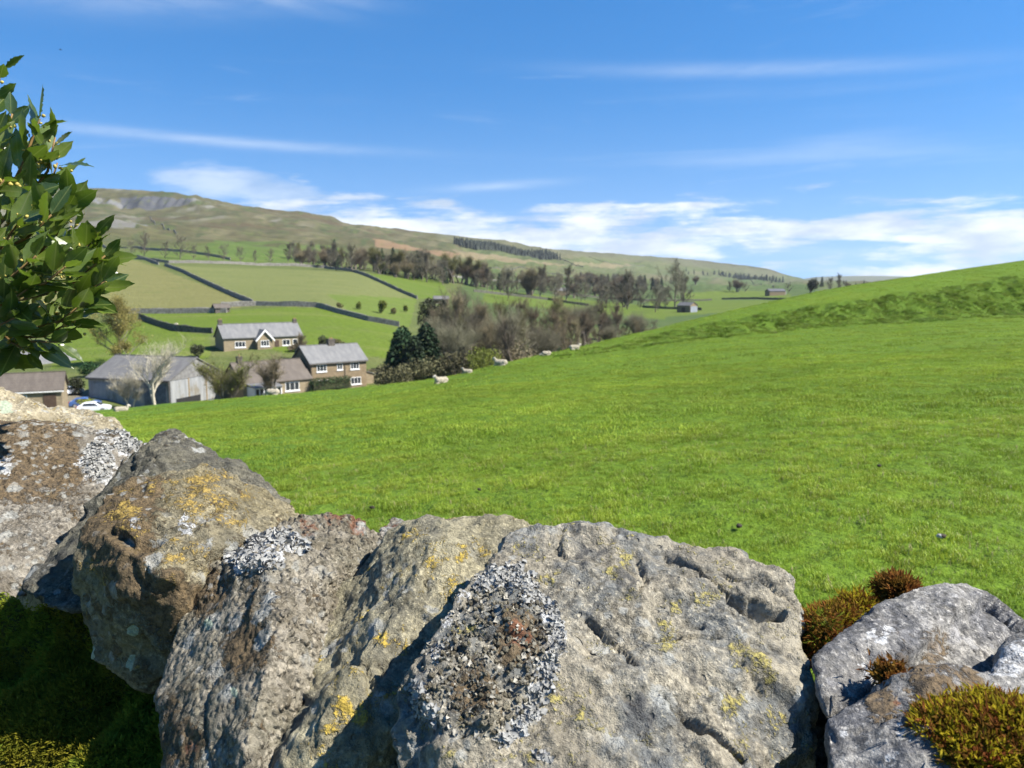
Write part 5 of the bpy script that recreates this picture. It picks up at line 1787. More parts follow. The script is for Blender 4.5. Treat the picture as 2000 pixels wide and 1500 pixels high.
for lb, pts in (
    ('dark wall running diagonally down between the two olive fields', [(322, 519), (360, 533), (420, 562), (494, 594)]),
    ('short dark wall at the top of the diagonal between the olive fields', [(268, 503), (288, 509), (310, 517)]),
    ('pale wall along the top of the olive fields', [(120, 500), (230, 504), (330, 514), (420, 515), (520, 519), (640, 524)]),
    ('wall curving down from the wood to the dark ivy trees', [(634, 524), (690, 531), (730, 546), (775, 567), (815, 584)]),
    ('pale wall along the foot of the left olive field', [(160, 612), (270, 612), (350, 612), (443, 611)]),
    ('pale wall along the foot of the right olive field', [(432, 600), (500, 597), (560, 598), (620, 600)]),
    ('dark wall sloping down from the field corner towards the conifers', [(620, 600), (665, 613), (720, 627), (780, 638)]),
    ('curving dark wall left of the farmhouse', [(272, 622), (300, 633), (345, 647), (415, 651)]),
    ('long dark wall beyond the bare wood on the valley floor', [(925, 570), (990, 577), (1070, 586), (1150, 598)]),
    ('wall between the valley pastures behind the bare trees', [(1100, 575), (1180, 583), (1260, 588), (1390, 587)]),
    ('wall below the far pale pastures left of the dark tree', [(1255, 601), (1330, 604), (1370, 606)]),
    ('wall across the far bright pasture beside the dark tree', [(1410, 585), (1480, 584), (1560, 586)]),
    ('wall climbing the far hillside towards the upper wood', [(1430, 541), (1470, 551), (1520, 562)]),
    ('faint wall running up the moor under the scar', [(292, 425), (320, 445), (345, 458)]),
    ('wall across the moor foot behind the lone trees', [(100, 482), (180, 478), (300, 489), (450, 508)]),
    ('wall under the conifer plantation on the ridge', [(1082, 499), (1110, 512), (1140, 522)]),
    ('wall crossing the far pastures below the bracken', [(930, 516), (1010, 523), (1090, 536), (1180, 545)]),
    ('wall below the wood at the left of the valley pastures', [(880, 540), (960, 548), (1040, 552), (1120, 556)]),
    ('straight wall high on the far ridge', [(1150, 502), (1180, 512), (1260, 520)]),
):
    field_wall(lb, pts)

# ---------------------------------------------------------------- trees
M_TRUNK = simple_mat('grey brown bark', (.15, .125, .10), .9, .35, 2.0, rnd=.25)
M_TWIG = simple_mat('bare twigs', (.20, .163, .098), .9, .25, .3, rnd=.30)
M_DARKBARK = simple_mat('dark wet bark', (.075, .06, .042), .9, .3, 2.0)
M_TWIG_GREY = simple_mat('grey bare twigs', (.18, .162, .105), .9, .25, .3, rnd=.35)
M_TWIG_RED = simple_mat('reddish bare twigs', (.17, .13, .08), .9, .25, .3, rnd=.35)
M_TWIG_OLIVE = simple_mat('twigs with opening buds', (.165, .155, .06), .9, .3, .4, rnd=.25, trans=.2)
M_PALE_BARK = simple_mat('pale bare bark', (.40, .36, .27), .9, .25, 2.0)
M_SPRING = simple_mat('fresh spring leaves', (.17, .20, .035), .8, .35, .5, rnd=.2, trans=.3)
M_WILLOW = simple_mat('willow haze of young leaves', (.235, .20, .06), .85, .35, .35, rnd=.15, trans=.3)
M_BRUSH = simple_mat('brushwood', (.095, .088, .042), .9, .4, .6, rnd=.2)
M_DARKLEAF = simple_mat('dark evergreen needles', (.022, .045, .016), .8, .45, .6, rnd=.25)
M_IVY = simple_mat('dark ivy leaves', (.040, .045, .018), .6, .45, .6, rnd=.2)
M_HEDGE = simple_mat('clipped hedge leaves', (.022, .055, .012), .7, .4, .9, rnd=.2)
M_YSHRUB = simple_mat('yellow green shrub leaves', (.25, .28, .03), .7, .35, .9, rnd=.1, trans=.2)
M_PURPLE = simple_mat('far twigs', (.15, .132, .09), .95, .25, .1, rnd=.25)


def branch_tree(seed, H, spread, trunks=1, levels=4, ratio=.63, up=.55, twigs=5, twl=.16, tww=.05, forkh=.28, flat=1.0, leader=0):
    """skeleton of a broadleaf tree; returns thick limb segments and twig segments"""
    r = random.Random(seed)
    limbs, tw = [], []
    def grow(p, d, l, rad, lev):
        n = 3
        pts, rr = [p.copy()], [rad]
        for i in range(n):
            d = (d + Vector((r.gauss(0, .13), r.gauss(0, .13), r.gauss(.03, .08)))).normalized()
            p = p + d * (l / n)
            pts.append(p.copy())
            rr.append(rad * (1 - .42 * (i + 1) / n))
        limbs.append((pts, rr, lev)) if lev < 3 else tw.append((pts, rr))
        if lev >= levels:
            return
        k = r.randint(3, 4) if lev < 2 else r.randint(3, 4)
        for i in range(k):
            q = pts[1 + (i % n)] if lev else pts[max(2, 3 - i % 2)]
            a = r.uniform(0, 2 * PI)
            s = Vector((math.cos(a), math.sin(a), 0)) * spread
            nd = (d * .75 + s * r.uniform(.5, 1.1) + Vector((0, 0, up * r.uniform(.2, 1)))).normalized()
            nd.z *= flat
            grow(q.copy(), nd, l * ratio * r.uniform(.55, 1.3), rad * .5, lev + 1)
    if leader:
        # a leading stem carrying side branches from low down: an upright oval crown
        p, d = Vector((0, 0, -.3)), Vector((r.gauss(0, .06), r.gauss(0, .06), 1)).normalized()
        n = leader
        pts, rr = [p.copy()], [H * .024]
        for i in range(n):
            d = (d + Vector((r.gauss(0, .07), r.gauss(0, .07), .05))).normalized()
            p = p + d * (H * .84 / n)
            pts.append(p.copy())
            rr.append(H * .024 * (1 - .9 * (i + 1) / n))
        limbs.append((pts, rr, 0))
        a = r.uniform(0, 6.3)
        for i in range(1, n + 1):
            f = i / n
            for _ in range(2 if f < .9 else 3):
                a += 2.4 + r.gauss(0, .4)
                s = Vector((math.cos(a), math.sin(a), 0)) * spread
                nd = (s * (1.15 - .6 * f) + Vector((0, 0, up * r.uniform(.6, 1.25)))).normalized()
                l = H * forkh * (1.15 - .62 * f) * (.55 + .9 * min(1, f * 2.2) * .5) * r.uniform(.6, 1.35)
                grow(pts[i].copy(), nd, l, rr[i] * .55 + .02, 1)
        trunks = 0
    for t in range(trunks):
        a = r.uniform(0, 6.28)
        o = Vector((math.cos(a), math.sin(a), 0)) * (.02 * H * (trunks > 1))
        d = Vector((math.cos(a) * .22, math.sin(a) * .22, 1)) if trunks > 1 else Vector((r.gauss(0, .05), r.gauss(0, .05), 1))
        grow(o + Vector((0, 0, -.3)), d.normalized(), H * forkh, H * .026 * (.7 if trunks > 1 else 1), 0)
    # fine sprays at the ends
    spray = []
    for pts, rr in tw:
        for p in pts[1:]:
            for _ in range(twigs):
                d = (pts[-1] - pts[0]).normalized() + Vector((r.gauss(0, .7), r.gauss(0, .7), r.gauss(.2, .6)))
                spray.append((p, p + d.normalized() * H * twl * r.uniform(.25, .8)))
    top = max(p.z for pts, _, _ in limbs for p in pts)
    top = max([top] + [b.z for _, b in spray])
    return limbs, tw, spray, H / top


def tree_meshes(seed, H, trunkmat, twigmat, tww=.05, leafmat=None, leaf=0, leafsize=.25, **kw):
    limbs, tw, spray, k = branch_tree(seed, H, kw.pop('spread', .75), tww=tww, **kw)
    m = MB()
    for pts, rr, lev in limbs:
        m.tube([p * k for p in pts], [max(q * k, .03) for q in rr], 6 if lev == 0 else 4, cap=False)
    tm = m.mesh('trunk', trunkmat, True)
    r = np.random.RandomState(seed)
    A, B, Wd = [], [], []
    for pts, rr in tw:
        for i in range(len(pts) - 1):
            A.append(pts[i]), B.append(pts[i + 1]), Wd.append(max(rr[i] * k, tww * 1.0))
    for a, b in spray:
        A.append(a), B.append(b), Wd.append(tww * .55)
    A, B, Wd = np.array([v[:] for v in A]) * k, np.array([v[:] for v in B]) * k, np.array(Wd)
    d = B - A
    s = np.cross(d, r.normal(size=d.shape))
    s = s / (np.linalg.norm(s, axis=1)[:, None] + 1e-9) * Wd[:, None] * .5
    v = np.stack([A - s, A + s, B + s * .5, B - s * .5], 1).reshape(-1, 3)
    f = np.arange(len(v)).reshape(-1, 4)
    if leaf and leafmat:
        i = r.randint(0, len(B), leaf)
        c = B[i] + r.normal(0, H * .02, (leaf, 3))
        u = r.normal(size=(leaf, 3))
        u /= np.linalg.norm(u, axis=1)[:, None]
        w = np.cross(u, r.normal(size=(leaf, 3)))
        w /= np.linalg.norm(w, axis=1)[:, None]
        sz = leafsize * r.uniform(.5, 1.3, (leaf, 1))
        lv = np.stack([c - u * sz, c - w * sz * .6, c + u * sz, c + w * sz * .6], 1).reshape(-1, 3)
        n0 = len(f)
        f = np.concatenate([f, np.arange(len(lv)).reshape(-1, 4) + len(v)])
        v = np.concatenate([v, lv])
        cm = mesh_np('crown', v, f, [twigmat, leafmat], smooth=False, midx=[0] * n0 + [1] * leaf)
    else:
        cm = mesh_np('crown', v, f, [twigmat], smooth=False)
    return tm, cm


def leaf_cloud(name, seed, centres, radii, n, size, mat, sq=1.0, hollow=.45):
    """leaf clumps through the volume of several lumps"""
    r = np.random.RandomState(seed)
    centres, radii = np.array(centres, float), np.array(radii, float)
    wts = radii.prod(1) ** .66
    i = r.choice(len(centres), n, p=wts / wts.sum())
    d = r.normal(size=(n, 3))
    d /= np.linalg.norm(d, axis=1)[:, None]
    rad = (hollow + (1 - hollow) * r.uniform(size=n) ** .5) * (1 + .18 * fbm(d * 2.2 + seed, 2))
    c = centres[i] + d * radii[i] * rad[:, None]
    u = r.normal(size=(n, 3)) + d * .4
    u /= np.linalg.norm(u, axis=1)[:, None]
    w = np.cross(u, r.normal(size=(n, 3)))
    w /= np.linalg.norm(w, axis=1)[:, None]
    s = size * r.uniform(.5, 1.4, (n, 1))
    v = np.stack([c - u * s, c - w * s * .62, c + u * s, c + w * s * .62], 1).reshape(-1, 3)
    return mesh_np(name, v, np.arange(len(v)).reshape(-1, 4), [mat], smooth=False)


def plant(name, label, cat, p, parts, sc=1.0, rz=0.0, group=None, scz=None):
    o = thing(name, label, cat, p, rz, group)
    o.scale = (sc, sc, scz or sc)
    o['kind'] = 'thing'
    for nm, me in parts:
        obj(nm, me, o)
    return o


def conifer_parts(seed, H, rad, mat, n=2600, size=.3, pw=.75):
    r = np.random.RandomState(seed)
    z = H * (1 - r.uniform(size=n) ** .6) * .97 + H * .03
    t = 1 - z / H
    a = r.uniform(0, 2 * PI, n)
    lay = .72 + .28 * np.abs(np.sin(z / H * 26 + np.sin(a * 3 + seed) * .8))
    q = rad * t ** pw * lay * (.55 + .45 * r.uniform(size=n) ** .5) * (1 + .15 * np.sin(a * 5 + z))
    c = np.stack([q * np.cos(a), q * np.sin(a), z - q * .12], 1)
    u = np.stack([np.cos(a), np.sin(a), -.5 + r.normal(0, .4, n)], 1) + r.normal(0, .4, (n, 3))
    u /= np.linalg.norm(u, axis=1)[:, None]
    w = np.cross(u, r.normal(size=(n, 3)))
    w /= np.linalg.norm(w, axis=1)[:, None]
    s = size * r.uniform(.5, 1.4, (n, 1))
    v = np.stack([c - u * s, c - w * s * .5, c + u * s, c + w * s * .5], 1).reshape(-1, 3)
    cm = mesh_np('crown', v, np.arange(len(v)).reshape(-1, 4), [mat], smooth=False)
    tm = MB().tube([(0, 0, -.5), (0, 0, H * .5), (0, 0, H * .96)], [H * .018, H * .012, .02], 6).mesh('trunk', M_TRUNK, True)
    return [('trunk', tm), ('crown', cm)]


def mk(tup):
    return [('trunk', tup[0]), ('crown', tup[1])]


def build_trees():
    r = random.Random(4)
    # --- the bare wood behind the meadow crest
    kinds = [mk(tree_meshes(500 + i, 15, M_TRUNK, (M_TWIG, M_TWIG_GREY, M_TWIG_RED, M_TWIG, M_TWIG_GREY)[i], .036, levels=4 if i != 4 else 4, spread=(.7, .95, .8, .55, .8)[i], twigs=(3, 3, 3, 3, 4)[i], up=(.9, .6, .8, 1.2, .6)[i],
                            trunks=(1, 1, 1, 1, 4)[i], forkh=(.34, .40, .36, .30, .15)[i], twl=.13, leader=(7, 6, 7, 8, 0)[i])) for i in range(5)]
    budk = [mk(tree_meshes(520 + i, 14, M_TRUNK, M_TWIG_OLIVE, .038, levels=4, spread=.75, twigs=3, up=.9, forkh=.36, twl=.13, leader=7)) for i in range(2)]
    wood = 'bare trees in the wood behind the meadow crest'
    #        px, py of the top, depth, kind, label
    for x, top, Y, kd, lb in ((870, 588, 168, 0, 'tall narrow bare tree right of the dark ivy trees'), (905, 572, 176, 1, 'wide bare tree with the highest crown at the left of the wood'),
                              (935, 600, 165, 3, 'slender bare tree beside the highest crown of the wood'), (972, 592, 182, 5, 'bare tree with green buds in the middle of the wood'),
                              (1006, 610, 160, 1, 'dark forked bare tree standing free before the wood'), (1040, 608, 190, 2, 'spreading bare tree right of the forked one'),
                              (1075, 596, 196, 6, 'olive budding tree in the right half of the wood'), (1108, 588, 205, 0, 'tall bare tree at the right half of the wood'),
                              (1140, 590, 214, 4, 'many-stemmed bare tree towards the right of the wood'), (1172, 596, 222, 2, 'bare tree near the right end of the wood'),
                              (1205, 602, 232, 0, 'last tall bare tree at the right end of the wood'), (1240, 610, 245, 4, 'low bare tree where the wood meets the meadow crest'),
                              (890, 630, 158, 4, 'shrubby bare tree low at the left of the wood'), (955, 640, 160, 2, 'small bare tree low in the wood'), (1060, 640, 172, 4, 'shrubby bare tree low in the middle of the wood'),
                              (1125, 630, 190, 3, 'thin bare tree low in the right of the wood'), (1195, 634, 215, 4, 'shrubby bare tree by the sheep on the crest'), (1275, 625, 260, 1, 'rounded bare tree peeping over the crest'),
                              (850, 610, 180, 3, 'thin bare tree just behind the ivy trees'), (1022, 590, 225, 2, 'pale bare tree at the back of the wood')):
        g = at_depth(x, Y)
        yy = EYE + (ray(x, top).z / ray(x, top).y) * Y
        h = max(4, yy - g.z)
        parts = (kinds + budk)[kd]
        plant('bare_tree', lb, 'tree', g, parts, h * 1.22 / (15 if kd < 5 else 14) , r.uniform(0, 6), wood)
    g = at_depth(1004, 153)
    plant('bare_tree', 'dark-trunked spreading bare tree at the front of the wood, above the resting sheep', 'tree', g, mk(tree_meshes(590, 13.5, M_DARKBARK, M_DARKBARK, .035, levels=4, spread=.75, up=.75, trunks=1, forkh=.26, twigs=2, twl=.13)), 1.0, .6, wood)
    for i in range(24):
        x = 862 + (1270 - 862) * (i + r.random()) / 24
        Y = np.interp(x, [860, 1000, 1270], [158, 170, 245]) * r.uniform(.95, 1.18)
        top = np.interp(x, [860, 905, 1000, 1100, 1270], [612, 606, 622, 612, 628]) + r.gauss(0, 10)
        g = at_depth(x, Y)
        h = max(4, EYE + (ray(x, top).z / ray(x, top).y) * Y - g.z)
        kd = r.choice((0, 1, 2, 3, 4, 4, 2, 5, 6))
        plant('bare_tree', 'grey brown bare tree deep in the wood behind the meadow crest', 'tree', g, (kinds + budk)[kd], h * 1.15 / (15 if kd < 5 else 14), r.uniform(0, 6), wood)
    # undergrowth in front of the wood
    for x, y, Y, w, h, m, lb, seed in ((765, 738, 140, 4.2, 3.4, M_BRUSH, 'brown green bush right of the stone house', 1), (815, 725, 146, 4.5, 4.5, M_BRUSH, 'loose bush below the conifers', 2),
                                 (945, 705, 150, 4.4, 5.0, M_SPRING, 'fresh green bush at the edge of the bare wood', 3), (880, 715, 150, 4.0, 4.0, M_BRUSH, 'olive bush left of the fresh green one', 4),
                                 (1010, 700, 156, 5.0, 3.6, M_TWIG, 'brown bush behind the resting sheep', 5)):
        g = at_depth(x, Y)
        yb = EYE + (ray(x, y - 30).z / ray(x, y - 30).y) * Y
        hh = max(h, yb - g.z)
        cs, rs = [], []
        q = random.Random(seed)
        for i in range(7):
            cs.append((q.uniform(-w, w) * .6, q.uniform(-w, w) * .5, q.uniform(.35, .7) * hh)), rs.append((w * q.uniform(.4, .6), w * q.uniform(.4, .6), hh * q.uniform(.28, .42)))
        plant('bush', lb, 'bush', g, [('crown', leaf_cloud('crown', 600 + seed, cs, rs, 2600, .20, m)), ('trunk', MB().tube([(0, 0, -.3), (.1, 0, hh * .5)], [.12, .05], 5).mesh('trunk', M_TRUNK))])
    # --- dark conifers and ivy-clad trees
    for x, top, base, Y, rad, lb, sd_ in ((785, 636, 712, 150, 3.6, 'dark conifer right of the stone house, left one of two', 1), (832, 630, 712, 154, 3.4, 'dark conifer close to the bare wood, right one of two', 2), (808, 655, 712, 147, 2.4, 'smaller dark conifer between the two tall ones', 5)):
        g = at_depth(x, Y)
        yy = EYE + ray(x, top).z / ray(x, top).y * Y
        plant('conifer', lb, 'tree', g, conifer_parts(700 + sd_, yy - g.z, rad * 1.2, M_DARKLEAF, 4200, .42, .5))
    for x, top, Y, lb, sd_, w in ((838, 582, 190, 'dark ivy-covered tree above the conifers', 3, 2.6), (865, 586, 192, 'small ivy-covered tree beside the pale shed roof', 4, 1.3)):
        g = at_depth(x, Y)
        yy = EYE + ray(x, top).z / ray(x, top).y * Y
        H = yy - g.z
        cs = [(0, 0, H * .82), (w * .5, 0, H * .7), (-w * .4, .3, H * .6), (0, -.4, H * .45), (.2, .2, H * .9)]
        rs = [(w, w, H * .16), (w * .7, w * .7, H * .16), (w * .8, w * .8, H * .2), (w * .6, w * .6, H * .25), (w * .6, w * .6, H * .1)]
        plant('ivy_tree', lb, 'tree', g, [('trunk', MB().tube([(0, 0, -.4), (0, 0, H * .8)], [.35, .15], 6).mesh('trunk', M_TRUNK)), ('crown', leaf_cloud('crown', 710 + sd_, cs, rs, 2600, .24, M_IVY))])
    # --- trees round the hamlet
    g = at_depth(228, 150)
    plant('willow', 'large willow with an olive haze of young leaves left of the barn', 'tree', g, mk(tree_meshes(801, 14.5, M_TRUNK, M_WILLOW, .045, M_WILLOW, 5600, .15, levels=4, spread=.85, twigs=4, up=.6, forkh=.40, twl=.15, leader=7)), 1.0)
    g = at_depth(300, 112)
    plant('bare_pale_tree', 'pale leaning bare tree in front of the grey barn', 'tree', g, mk(tree_meshes(811, 11.0, M_PALE_BARK, M_PALE_BARK, .045, levels=4, spread=.8, twigs=1, up=.75, trunks=2, forkh=.33)), 1.15, 2.2)
    g = at_depth(244, 116)
    plant('bare_pale_tree', 'small pale bare tree at the left corner of the barn', 'tree', g, mk(tree_meshes(812, 7.0, M_PALE_BARK, M_PALE_BARK, .04, levels=4, spread=.8, twigs=3, up=.6, trunks=2)), 1.0)
    gk = mk(tree_meshes(821, 10.5, M_TRUNK, M_TWIG_OLIVE, .055, M_SPRING, 500, .16, levels=4, spread=.8, twigs=3, up=.55, trunks=2))
    g = at_depth(432, 118)
    plant('budding_tree', 'bare tree with a green haze of buds before the barn gable', 'tree', g, gk, 1.0)
    g = at_depth(520, 124)
    plant('bare_tree', 'brown bare tree above the bungalow roof', 'tree', g, mk(tree_meshes(831, 9.5, M_TRUNK, M_TWIG, .055, levels=4, spread=.85, twigs=3, up=.5, trunks=2)), 1.0)
    g = at_depth(585, 158)
    plant('bare_tree', 'small brown tree beside the farmhouse drive', 'tree', g, mk(tree_meshes(832, 6.0, M_TRUNK, M_TWIG, .06, levels=4, spread=.8, twigs=4, up=.6, trunks=1)), 1.0)
    def shrub(x, y, Y, w, h, m, lb, seed, n=900, size=.17, name='shrub'):
        g = hit(x, y, 90) if Y is None else at_depth(x, Y)
        q = random.Random(seed)
        cs, rs = [(0, 0, h * .5)], [(w * .6, w * .6, h * .45)]
        for i in range(5):
            cs.append((q.uniform(-w, w) * .6, q.uniform(-w, w) * .5, q.uniform(.35, .75) * h)), rs.append((w * q.uniform(.3, .5), w * q.uniform(.3, .5), h * q.uniform(.22, .34)))
        return plant(name, lb, 'shrub' if name == 'shrub' else 'tree', g, [('crown', leaf_cloud('crown', 900 + seed, cs, rs, n, size, m)), ('trunk', MB().tube([(0, 0, -.3), (.05, 0, h * .5)], [.1, .04], 5).mesh('trunk', M_TRUNK))])
    shrub(630, 672, 168, 1.7, 3.6, M_IVY, 'dark pointed shrub right of the farmhouse', 1, 1100, .16)
    shrub(655, 676, 172, 2.0, 2.4, M_TWIG_OLIVE, 'low olive shrub beside the dark pointed one', 2)
    shrub(382, 672, 158, 1.9, 2.8, M_IVY, 'dark shrub at the left end of the farmhouse', 3, 1100, .16)
    shrub(578, 668, 166, 2.2, 1.8, M_TWIG, 'brown shrub at the right end of the farmhouse', 4)
    shrub(157, 765, 112, 1.5, 1.5, M_YSHRUB, 'bright yellow green shrub in the yard', 5, 900, .11)
    shrub(135, 755, 124, 2.0, 3.2, M_IVY, 'dark tree-like shrub behind the yellow green one', 6, 1100, .15)
    shrub(168, 735, 140, 2.2, 3.0, M_HEDGE, 'green shrub below the willow', 7)
    shrub(95, 798, 96, 1.7, 1.5, M_HEDGE, 'dark hedge bush before the outbuilding', 8, 1200, .10)
    shrub(70, 798, 96, 1.4, 1.2, M_HEDGE, 'second hedge bush before the outbuilding, further left', 9, 1000, .10)
    shrub(745, 612, None, 1.9, 4.4, M_SPRING, 'round spring-green tree on the slope above the wood', 10, 1000, .24, 'small_tree')
    shrub(770, 614, None, 1.4, 2.2, M_TWIG_OLIVE, 'low bush just right of the round spring-green tree', 11, 500, .2)
    shrub(702, 605, None, 1.3, 2.8, M_SPRING, 'pale green bush on the slope near the long dark wall', 12, 600, .2)
    shrub(663, 603, None, 1.2, 2.0, M_TWIG_OLIVE, 'small olive bush by the top of the long dark wall', 13, 500, .18)
    shrub(793, 610, None, 1.1, 2.6, M_SPRING, 'small pale green bush near the ivy trees', 14, 500, .2)
    shrub(735, 705, 150, 4.0, 2.6, M_TWIG, 'purple brown hedge behind the stone house', 15, 1400, .18)
    # clipped hedge in front of the house
    r_ = at_depth(606, 134)
    hb = MB().box(0, 7.6, 0, 1.6, -1, 2.3)
    hv = leaf_cloud('hedge', 77, [(x_, .8, z_) for x_ in np.linspace(.4, 7.2, 9) for z_ in (.5, 1.4, 1.9)], [(.75, .85, .6)] * 27, 5200, .10, M_HEDGE)
    o = thing('hedge', 'clipped dark green hedge along the front of the stone house', 'hedge', r_, R(40))
    o['kind'] = 'thing'
    obj('foliage', hv, o)
    MB().box(.3, 7.3, .3, 1.3, -1, 1.9).build('stems', M_IVY, o)
    o.location.z = EYE + ray(640, 740).z / ray(640, 740).y * 134 - 2.45
    # tree by the meadow crest, far right
    g = at_depth(1578, 560)
    plant('dark_tree', 'rounded dark tree standing above the meadow crest at the right', 'tree', g, mk(tree_meshes(841, 14, M_TRUNK, M_IVY, .16, M_IVY, 2600, .5, levels=4, spread=.6, twigs=4, up=.7)), 1.15)
    # --- row of lone trees at the moor foot
    small = [mk(tree_meshes(850 + i, 12, M_TRUNK, M_PURPLE, .06, levels=3, spread=(.9, .8, 1.05)[i], twigs=5, up=(.7, .9, .6)[i], forkh=(.38, .34, .42)[i], twl=.14, leader=6)) for i in range(3)]
    for i, (x, y) in enumerate(((282, 500), (322, 505), (352, 506), (378, 508), (408, 508), (438, 511), (470, 512), (497, 514), (255, 500), (528, 516))):
        g = hit(x, y, 300)
        plant('bare_tree', 'lone bare tree in the row along the wall at the moor foot', 'tree', g, small[i % 3], r.uniform(.75, 1.1) * (1.15 if i in (0, 2, 5) else .8), r.uniform(0, 6), 'lone trees along the moor foot')
    # --- the wood on the left valley side
    k2 = [mk(tree_meshes(870 + i, 14, M_TRUNK, (M_PURPLE, M_TWIG_GREY, M_PURPLE, M_TWIG_RED)[i], .065, levels=3 if i < 3 else 4, spread=(.85, 1.0, .75, .8)[i], twigs=(9, 9, 9, 4)[i], up=(.8, .55, 1.0, .65)[i],
                         trunks=(1, 1, 1, 4)[i], forkh=(.40, .44, .36, .13)[i], twl=.15, leader=(7, 6, 7, 0)[i])) for i in range(4)]
    k3 = [mk(tree_meshes(880 + i, 14, M_TRUNK, M_TWIG_OLIVE, .13, levels=4, spread=.65, twigs=4, up=.6)) for i in range(1)]
    con = conifer_parts(890, 13, 2.6, M_DARKLEAF, 700, .55)
    n = 0
    for (x0, y0, x1, y1, cnt, sc) in ((562, 514, 640, 522, 12, .75), (640, 524, 700, 528, 8, 1.1), (575, 505, 660, 514, 11, .75), (700, 522, 760, 538, 12, .9), (740, 535, 830, 546, 14, 1.05), (800, 545, 918, 556, 16, 1.25), (760, 524, 900, 535, 16, 1.0)):
        for i in range(cnt):
            u = (i + .5) / cnt
            x, y = x0 + (x1 - x0) * u + r.gauss(0, 3), y0 + (y1 - y0) * u + r.gauss(0, 2)
            g = hit(x, y, 300)
            dk = r.random()
            lb = 'dark conifer among the bare trees of the long wood' if dk < .10 else 'olive budding tree of the long wood below the bracken slope' if dk < .26 else 'bare grey brown tree of the long wood below the bracken slope'
            plant('conifer' if dk < .10 else 'budding_tree' if dk < .26 else 'bare_tree', lb, 'tree', g, con if dk < .10 else k3[0] if dk < .26 else k2[n % 4], sc * r.uniform(.55, 1.3), r.uniform(0, 6), 'trees of the long wood on the valley side')
            n += 1
    # --- scattered valley trees
    for (x, y, s, dk) in ((865, 556, .9, 0), (962, 570, 1.1, 0), (985, 574, 1.3, 1), (975, 566, .9, 5), (1010, 571, 1.0, 2), (1035, 576, 1.3, 3), (1055, 580, 1.1, 0), (1085, 584, 1.2, 1), (1105, 590, 1.5, 2), (1120, 582, 1.0, 3),
                          (930, 566, .9, 2), (945, 560, 1.0, 0), (1000, 558, 1.0, 1), (1060, 566, 1.0, 3), (1150, 580, 1.2, 0), (1175, 585, 1.1, 1), (1195, 588, 1.3, 2), (1215, 590, 1.4, 3), (1235, 592, 1.2, 0), (1205, 600, 1.5, 1), (1225, 604, 1.3, 2), (1185, 600, 1.0, 0),
                          (1318, 600, 1.9, 1), (1335, 598, 1.2, 2), (1300, 602, 1.0, 0), (1425, 570, .8, 2), (1440, 570, .9, 3), (1455, 571, .8, 1), (1330, 555, .9, 0), (1310, 556, .9, 2), (1358, 556, .8, 3), (1620, 568, 1.1, 0), (1640, 570, .9, 2), (1655, 565, .8, 3), (1605, 560, 1.0, 5), (1540, 572, .8, 1)):
        g = hit(x, y, 250)
        plant('conifer' if dk == 5 else 'bare_tree', ('single dark conifer among the bare valley trees' if x < 1300 else 'dark conifer near the meadow crest at the right') if dk == 5 else 'bare tree scattered among the walled pastures of the valley', 'tree', g, con if dk == 5 else k2[dk % 4], s * r.uniform(.85, 1.5), r.uniform(0, 6), 'scattered valley trees')
    for i in range(64):
        x = r.uniform(925, 1310)
        y = np.interp(x, [925, 1050, 1180, 1310], [556, 570, 586, 596]) + r.gauss(0, 8)
        g = hit(x, y, 300)
        plant('bare_tree', 'bare tree scattered among the walled pastures of the valley', 'tree', g, k2[i % 4], r.uniform(.6, 1.35), r.uniform(0, 6), 'scattered valley trees')
    # --- darker copse on the right valley side
    for i in range(40):
        x, y = r.uniform(1130, 1298), 0
        y = np.interp(x, [1130, 1200, 1300], [556, 562, 570]) + r.gauss(0, 4)
        g = hit(x, y, 600)
        dk = r.random() < .25
        plant('conifer' if dk else 'bare_tree', 'dark conifer of the copse on the right valley side' if dk else 'bare tree of the dark copse on the right valley side', 'tree', g, con if dk else k2[i % 4], r.uniform(.85, 1.35) * 1.15, r.uniform(0, 6), 'trees of the dark copse')
    # --- far plantations: a mass of tops each, a few hundred pixels in all
    def plantation(label, pts, rows, sp, H, seed):
        q = np.random.RandomState(seed)
        V, Fc = [], []
        k = 0
        for (x0, y0), (x1, y1) in zip(pts[:-1], pts[1:]):
            a, b = hit(x0, y0, 900), hit(x1, y1, 900)
            d = b - a
            nrm = Vector((-d.y, d.x, 0)).normalized()
            nn_ = max(2, int(d.length / sp))
            for i in range(nn_):
                for j in range(rows):
                    p = a + d * ((i + q.uniform(0, 1)) / nn_) + nrm * ((j - rows / 2) * sp + q.normal(0, 1))
                    z = zf(p.x, p.y)
                    h, w = H * q.uniform(.75, 1.1), H * q.uniform(.17, .27)
                    for t in range(3):
                        a0 = q.uniform(0, 6.3)
                        zb, zt, ww = z + h * (.05 + .28 * t), z + h * (.5 + .25 * t), w * (1 - .27 * t)
                        k = len(V)
                        V += [(p.x + ww * math.cos(a0 + s * 2 * PI / 5) * q.uniform(.7, 1.2), p.y + ww * math.sin(a0 + s * 2 * PI / 5), zb) for s in range(5)] + [(p.x, p.y, zt)]
                        Fc += [[k + s, k + (s + 1) % 5, k + 5] for s in range(5)]
        me = mesh_np('forest', V, Fc, [M_FOREST], smooth=False)
        obj('forest', me, kind='stuff', label=label)
    plantation('dark conifer plantation on the skyline ridge', [(905, 483), (950, 487), (1000, 494), (1078, 501)], 8, 6, 16, 1)
    plantation('far dark wood on the shoulder of the right-hand hill', [(1400, 536), (1450, 542), (1500, 546), (1530, 552)], 4, 14, 16, 2)
    plantation('thin scattered wood below the far heather', [(1325, 531), (1375, 535)], 2, 26, 14, 3)
    plantation('faint tree belt on the far valley side', [(1630, 556), (1690, 562)], 2, 26, 9, 4)


M_FOREST = simple_mat('plantation conifers', (.045, .052, .038), .95, .35, .05)
build_trees()
